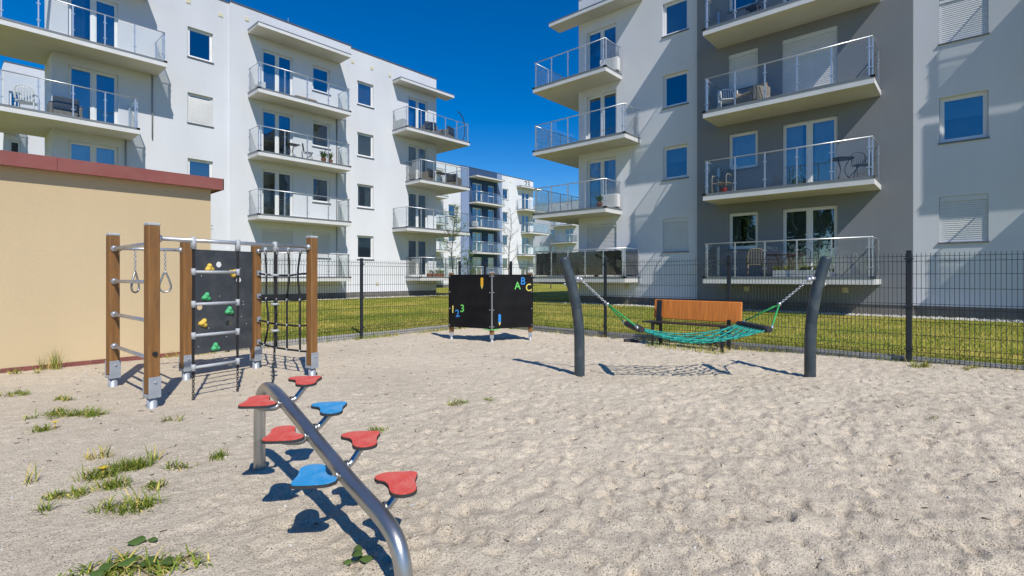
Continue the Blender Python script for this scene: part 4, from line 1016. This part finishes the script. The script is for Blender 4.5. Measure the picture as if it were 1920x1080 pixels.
# grey and white block (faces -X: rz -90)
ac_unit((18.5, 11.2, lev(3)), R(100), 'white outdoor unit on the top corner balcony of the grey and white block')
ac_unit((18.5, 11.2, lev(1)), R(100), 'white outdoor unit on the corner balcony just above the dark screened one')
plant((17.95, 11.35, lev(1)), .35, 40, 'small leafy plant beside the lower white outdoor unit', seed=7)
chair('plastic', (17.95, 6.25, lev(2)), R(-60), 'folded-back pale chair by the shuttered window, third balcony of the grey wall').children
chair('lounge', (17.9, 5.45, lev(2)), R(-120), 'beige cushioned chair by the shuttered window, third balcony of the grey wall', 'fabric_beige')
chair('bistro', (17.9, 5.4, lev(3)), R(-100), 'dark folding chair on the topmost balcony of the grey wall')
chair('wicker', (17.95, 6.42, lev(1)), R(-100), 'wicker armchair at the left end of the middle balcony, grey wall')
rb = empty('watering_can', (17.62, 6.25, lev(1))); MB().tube([(0, 0, 0), (0, 0, .17), (0, 0, .19)], [.09, .085, .07], 14).build('body', 'red_plastic', rb)
MB().tube(smooth_path([(.08, 0, .05), (.17, 0, .14), (.24, 0, .22)], 4), .013, 6).build('spout', 'red_plastic', rb); MB().tube(smooth_path([(-.07, 0, .17), (-.14, 0, .15), (-.12, 0, .05), (-.08, 0, .03)], 4), .009, 6).build('handle', 'red_plastic', rb)
tag(rb, 'small red can beside the wicker armchair on the grey wall balcony', 'can')
table((17.9, 2.92, lev(1)), .32, .72, 'round dark bistro table on the middle balcony, right end of the grey wall')
chair('bistro', (17.95, 2.42, lev(1)), R(-60), 'dark bistro chair tucked in at the right end of the middle balcony')
table((17.95, 4.62, lev(0)), .38, .72, 'round dark table on the ground-floor balcony behind the hammock')
chair('wicker', (17.95, 5.35, lev(0)), R(110), 'dark armchair left of the round table, ground-floor balcony')
chair('bistro', (18.0, 3.95, lev(0)), R(-80), 'dark chair right of the round table, ground-floor balcony')
plant((17.55, 3.95, lev(0)), .16, 90, 'long white flower box with green leaves behind the hammock pole', pot='plastic_white', box=.75, seed=9, wide=.035, spread=.18).rotation_euler = (0, 0, R(90))
plant((18.1, 11.6, lev(0)), .3, 60, 'green plant behind the dark screen of the corner balcony', seed=10)
# number 23 block, small furniture
for (x, i, lab) in ((43.2, 3, 'dark chair on the top blue balcony of block 23'), (43.2, 1, 'dark chair on the lower blue balcony of block 23')):
    chair('bistro', (x, 41.5, lev(i)), R(30), lab)
ac_unit((40.0, 41.6, lev(2)), 0, 'grey outdoor unit on a blue balcony of block 23')

# ------------------------------------------------------------------ young trees in the yard
def tree(loc, h, label, leaves, seed, name='young_tree', leafm='leaf', lean=.0, crown0=.35):
    rd = random.Random(seed); r = empty(name, loc); tips = []
    tr = smooth_path([(rd.uniform(-.05, .05) * k + lean * k * k / 9, rd.uniform(-.05, .05) * k, h * k / 4) for k in range(5)], 5)
    b = MB(); b.tube(tr, list(np.linspace(.045 * h / 5, .008, len(tr))), 8); b.build('trunk', 'bark', r)
    b = MB()
    def branch(p, dr, L, rad, dep):
        q1 = p + dr * L * .5 + Vector((rd.uniform(-.1, .1), rd.uniform(-.1, .1), .06)) * L; q2 = p + dr * L + Vector((0, 0, .22 * L))
        pts = smooth_path([p, q1, q2], 3); b.tube(pts, list(np.linspace(rad, rad * .35, len(pts))), 5, cap=False)
        tips.extend(pts[2:])
        if dep:
            for k in range(3): branch(pts[rd.randint(2, len(pts) - 1)], (dr + Vector((rd.uniform(-.8, .8), rd.uniform(-.8, .8), rd.uniform(-.1, .6)))).normalized(), L * rd.uniform(.4, .6), rad * .5, dep - 1)
    for k in range(17):
        t = crown0 + (1 - crown0) * k / 17; p = tr[int(t * (len(tr) - 1))]; a = k * 2.4 + rd.uniform(-.4, .4); e = rd.uniform(.35, .9)
        branch(p, Vector((math.cos(a), math.sin(a), e)).normalized(), h * .20 * (1.15 - t * .75), .013 * h / 5, 2)
    b.build('branches', 'bark', r)
    if leaves:
        f = MB()
        for k in range(leaves):
            p = tips[rd.randrange(len(tips))] + Vector((rd.gauss(0, .07), rd.gauss(0, .07), rd.gauss(0, .07))); s = rd.uniform(.025, .055)
            u = Vector((rd.gauss(0, 1), rd.gauss(0, 1), rd.gauss(0, 1))).normalized(); v = u.orthogonal().normalized()
            f.add([p - u * s, p + v * s * .5, p + u * s, p - v * s * .5], [(0, 1, 2, 3)])
        f.build('crown', leafm, r)
    tag(r, label, 'tree', 'young trees in the yard'); return r
tree((17.2, 19.5, LZ), 4.6, 'slim young tree with sparse green leaves in front of the white block corner', 1500, 4)
tree((33.2, 30.2, LZ), 7.2, 'bare young tree in front of block 23', 0, 8, crown0=.25)
tree((19.4, 20.6, LZ), 2.4, 'small leafy sapling beside the slim young tree', 1300, 12, crown0=.15)
tree((39.5, 30.5, LZ), 5.2, 'bare thin sapling under the far corner balcony', 60, 15, leafm='leaf_red', crown0=.2)

g = np.random.default_rng(51); b = MB()
for (tx, ty, th_) in ((-13, 7, 10), (-15, 12, 11.5), (-13, 17, 10.5), (-16, 23, 11), (-14, 29, 10)):
    b.tube([(tx, ty, -.2), (tx + .1, ty, th_ * .5), (tx, ty + .1, th_ * .9)], [.22, .14, .04], 7)
    for k in range(2600):
        u = g.normal(0, 1, 3); u /= np.linalg.norm(u); rr = g.random() ** .4 * (0.75 + 0.25 * math.sin(u[0] * 7 + u[1] * 5) * math.cos(u[2] * 6))
        p = Vector((tx + u[0] * 3.1 * rr, ty + u[1] * 3.1 * rr, th_ * .58 + u[2] * th_ * .43 * rr)); q_ = Vector(g.normal(0, 1, 3)).normalized(); v_ = q_.orthogonal().normalized(); sz = g.uniform(.12, .28)
        b.add([p - q_ * sz, p + v_ * sz * .6, p + q_ * sz, p - v_ * sz * .6], [(0, 1, 2, 3)])
struct(b.build('treeline', 'leaf'), 'stuff', 'green trees beyond the playground, mirrored in the lower windows')

# ------------------------------------------------------------------ weeds and tufts in the sand
def blade(b, p, a, L, w, arch, rd, mi=0):
    dr = Vector((math.cos(a), math.sin(a), 0)); sd_ = Vector((-dr.y, dr.x, 0)) * w; n = 4; vs = []
    for k in range(n + 1):
        t = k / n; q = p + dr * L * t * (1 - arch * .25) * math.sin(arch * 1.25) + Vector((0, 0, L * (t * math.cos(arch * 1.1) + .22 * math.sin(math.pi * t) - .12 * arch * t * t)))
        ww = (1 - t) ** .6 * (.55 + .45 * math.sin(math.pi * min(1, t * 1.4 + .15)))
        vs += [q - sd_ * ww, q + sd_ * ww]
    b.add(vs, [(2 * k, 2 * k + 1, 2 * k + 3, 2 * k + 2) for k in range(n)], True, mi)
def tuft(x, y, rx, ry, n, L, label, seed, dry=.25, flat=1.05, flower=0, w=.0034, rz=None, cat='grass tuft', name='grass_tuft'):
    rd = random.Random(seed); r = empty(name, (x, y, sand_z(x, y))); b = MB(); r_ = R(48 - 90) if rz is None else rz
    ca, sa = math.cos(r_), math.sin(r_)
    ncl = max(2, n // 14); cl = []
    for k in range(ncl):
        a, q_ = rd.uniform(0, 6.28), rd.random() ** .6; cl.append((q_ * rx * math.cos(a), q_ * ry * math.sin(a), rd.uniform(.7, 1.15)))
    for k in range(n):
        cx, cyy, s = cl[rd.randrange(ncl)]; ux = cx + rd.gauss(0, .022); uy = cyy + rd.gauss(0, .022); px_, py_ = ux * ca - uy * sa, ux * sa + uy * ca
        z = sand_z(x + px_, y + py_) - r.location.z - .006
        blade(b, Vector((px_, py_, z)), rd.uniform(0, 6.28), L * s * rd.uniform(.55, 1.15), w * rd.uniform(.7, 1.4), min(1.38, max(.15, rd.gauss(flat, .22))), rd, 1 if rd.random() < dry else 0)
    b.build('blades', ['grass_blade', 'grass_dry'], r)
    for k in range(flower):
        fx, fy = rd.uniform(-rx, rx) * .5, rd.uniform(-ry, ry) * .5
        fb = MB(); c = Vector((fx, fy, .05 + sand_z(x + fx, y + fy) - r.location.z))
        for j in range(26):
            a = j * 2.4; dr = Vector((math.cos(a), math.sin(a), .35)) * (.012 + .018 * (j % 3) / 2); sd_ = Vector((-math.sin(a), math.cos(a), 0)) * .004
            fb.add([c - sd_, c + sd_, c + dr + sd_, c + dr - sd_], [(0, 1, 2, 3)])
        fb.bar(c, c - Vector((0, 0, .06)), .003, 5); fb.build('flower', 'dandelion', r)
    tag(r, label, cat, 'weeds growing in the sand'); return r
tuft(0.95, 9.12, .10, .05, 60, .30, 'tall grass clump against the beige hut wall', 1, .35, .32)
tuft(0.68, 9.02, .20, .06, 70, .16, 'low dry weeds at the foot of the beige hut, left of the tall clump', 2, .5)
tuft(0.46, 7.44, .16, .10, 165, 0.14, 'green weed patch at the left edge, nearest the beige hut', 3, 0.14, 1.23)
tuft(0.76, 6.85, .16, .06, 90, 0.12, 'thin small weed strip above the long green patch', 4, 0.21, 1.23)
tuft(0.72, 6.05, .34, .13, 420, 0.15, 'long flat green weed patch left of the climbing frame', 5, 0.10, 1.25)
tuft(0.57, 5.60, .12, .05, 120, 0.10, 'small weed with a yellow dandelion below the long green patch', 6, 0.07, 1.18, flower=1)
tuft(1.31, 5.18, .12, .05, 33, 0.13, 'few wispy grass stalks between climbing frame and steel pipe', 7, 0.28, 1.08)
tuft(0.66, 4.02, .10, .06, 165, 0.13, 'green weed clump with a yellow dandelion in the middle of the weeds', 8, 0.17, 0.98, flower=1)
tuft(0.84, 4.08, .15, .06, 330, 0.13, 'densest green weed clump, right of the second dandelion', 9, 0.07, 1.03)
tuft(0.73, 4.46, .07, .04, 36, 0.13, 'pale dry sprigs just behind the densest weed clump', 10, 0.49, 0.88)
tuft(0.99, 4.12, .05, .04, 24, 0.13, 'pale upright sprigs right of the densest weed clump', 11, 0.49, 0.78)
tuft(1.05, 3.82, .10, .04, 39, 0.14, 'thin green sprigs left of the steel pipe post', 12, 0.14, 1.03)
tuft(1.26, 3.87, .06, .04, 75, 0.10, 'small bright tuft nearest the steel pipe post', 13, 0.07, 0.88)
tuft(0.46, 3.85, .16, .05, 180, 0.10, 'flat weed strip at the lower left of the weeds', 14, 0.14, 1.23)
tuft(0.68, 3.80, .09, .05, 150, 0.11, 'round weed clump below the densest one', 15, 0.10, 1.08)
tuft(0.84, 3.60, .06, .04, 90, 0.10, 'small round tuft right of the round weed clump', 16, 0.14, 0.98)
tuft(0.65, 3.37, .14, .06, 195, 0.14, 'front weed clump with long blades pointing right', 17, 0.17, 1.08)
tuft(0.34, 3.65, .05, .03, 21, 0.14, 'lone star-shaped sprig at the left of the weeds', 18, 0.07, 1.25)
tuft(0.38, 4.24, .03, .03, 13, 0.16, 'two pale stalks standing alone at the far left', 19, 0.56, 0.68)
tuft(0.44, 2.72, .17, .08, 120, 0.13, 'large foreground weed at the bottom left corner', 20, 0.25, 1.33, w=.0045)
tuft(0.63, 2.55, .16, .08, 120, 0.13, 'large foreground grass beside the broad leaf', 21, 0.25, 1.3, w=.0045)
tuft(3.43, 3.80, .10, .05, 90, 0.11, 'small weed tuft alone in the open sand, left one of two', 22, 0.17, 1.13)
tuft(3.66, 3.66, .05, .04, 33, 0.09, 'tiny weed sprig right of the lone tuft in open sand', 23, 0.21, 1.18)
tuft(2.36, 3.60, .05, .04, 75, 0.09, 'tiny green tuft behind a red stepping pad', 24, 0.07, 0.98)
tuft(5.75, 0.24, .03, .03, 18, 0.06, 'tiny sprig in the sand on the far right', 25, 0.14, 1.18)
tuft(8.85, 0.52, .16, .08, 135, 0.14, 'weeds at the foot of the right fence post', 26, 0.32, 0.98)
tuft(8.95, 0.05, .12, .06, 90, 0.08, 'low weeds by the kerb, right of the fence post', 27, 0.21, 1.18)
def leaf_plant(x, y, lv_, label, seed):
    rd = random.Random(seed); r = empty('broadleaf_plant', (x, y, sand_z(x, y)))
    for k, (dx, dy, s, a) in enumerate(lv_):
        z = sand_z(x + dx, y + dy) - r.location.z + rd.uniform(.015, .04); n = 12; vs = [(0, 0, .008)]
        for j in range(n):
            th = 2 * math.pi * j / n; rr = s * (1 - .28 * max(0, math.cos(th)) ** 6) * (1 + .05 * math.sin(5 * th)); vs.append((rr * math.cos(th), rr * .8 * math.sin(th), -.012 * (math.sin(th) ** 2) + rd.uniform(-.004, .004)))
        MB().add(vs, [(0, 1 + j, 1 + (j + 1) % n) for j in range(n)], True).build('leaf', 'leaf', r, (dx, dy, z), a)
        MB().bar((dx, dy, z), (0, 0, 0), .002, 5).build('stem', 'leaf', r)
    tag(r, label, 'plant', 'weeds growing in the sand')
leaf_plant(.60, 2.87, [(0, 0, .042, .4), (.06, -.02, .022, 2.0)], 'single round green leaf at the bottom left', 1)
leaf_plant(.52, 2.64, [(0, 0, .04, .3), (.07, -.03, .045, 1.2), (-.06, .04, .035, 2.2), (.12, -.08, .038, 4.1), (.04, .06, .03, 5.0), (-.10, .01, .03, 3.0)], 'low broad-leaved weed in the bottom left foreground patch', 6)
leaf_plant(1.20, 1.98, [(0, 0, .030, 1), (.035, -.01, .034, 2.6), (-.04, .012, .02, 0), (.02, .03, .026, 4)], 'cluster of small round leaves beside the steel pipe foot', 2)
# loose weeds along the kerbs and walls
def wz(P): return np.array([sand_z(a, c) - 0.005 for a, c in P])
struct(blades('kerb_weeds', [(3.0, 9.1, 9.09, 9.2, 260), (5.45, 6.5, 9.0, 9.2, 240), (7.0, 8.6, 9.0, 9.2, 220), (9.08, 9.22, 2.2, 4.9, 520), (9.0, 9.22, 5.2, 8.8, 260), (9.06, 9.22, -2, 2.2, 240), (8.3, 8.9, 3.0, 4.4, 520), (2.0, 3.0, 9.1, 9.23, 160)],
              0, 0.03, 0.13, 0.010, ['grass_blade', 'grass_dry'], 9, wz, .4), 'stuff', 'scattered weeds along the foot of the kerb')
bt = empty('bottle', (8.78, 4.85, sand_z(8.78, 4.85) + .035), R(-50)); MB().tube([(-.14, 0, 0), (-.13, 0, 0), (.05, 0, 0), (.09, 0, 0), (.12, 0, 0)], [.03, .036, .036, .02, .015], 12).build('body', 'rubber', bt)
MB().tube([(.12, 0, 0), (.145, 0, 0)], .018, 10).build('cap', 'red_plastic', bt); tag(bt, 'dark bottle with a red cap lying by the kerb left of the bench', 'bottle')
# twigs and leaf crumbs
rd = random.Random(77); cr_ = MB()
for k in range(520):
    x, y = rd.uniform(0.3, 8.9), rd.uniform(-1.5, 8.8); z = sand_z(x, y) + .004; a = rd.uniform(0, 6.28); L = rd.uniform(.01, .05)
    d_ = Vector((math.cos(a), math.sin(a), rd.uniform(-.1, .3))) * L; cr_.tube([Vector((x, y, z)), Vector((x, y, z)) + d_], [.0036, .002], 4)
pb = MB()
for k in range(900):
    x, y = rd.uniform(0.1, 9.0), rd.uniform(-1.5, 9.0); q_ = rd.uniform(.004, .011); pb.ball((x, y, sand_z(x, y) + q_ * .2), q_, 6, 4, (1, rd.uniform(.6, 1), .7))
struct(pb.build('pebbles', 'pebble'), 'stuff', 'small pebbles strewn over the sand')
struct(cr_.build('litter', 'bark'), 'stuff', 'tiny twigs and crumbs scattered on the sand')
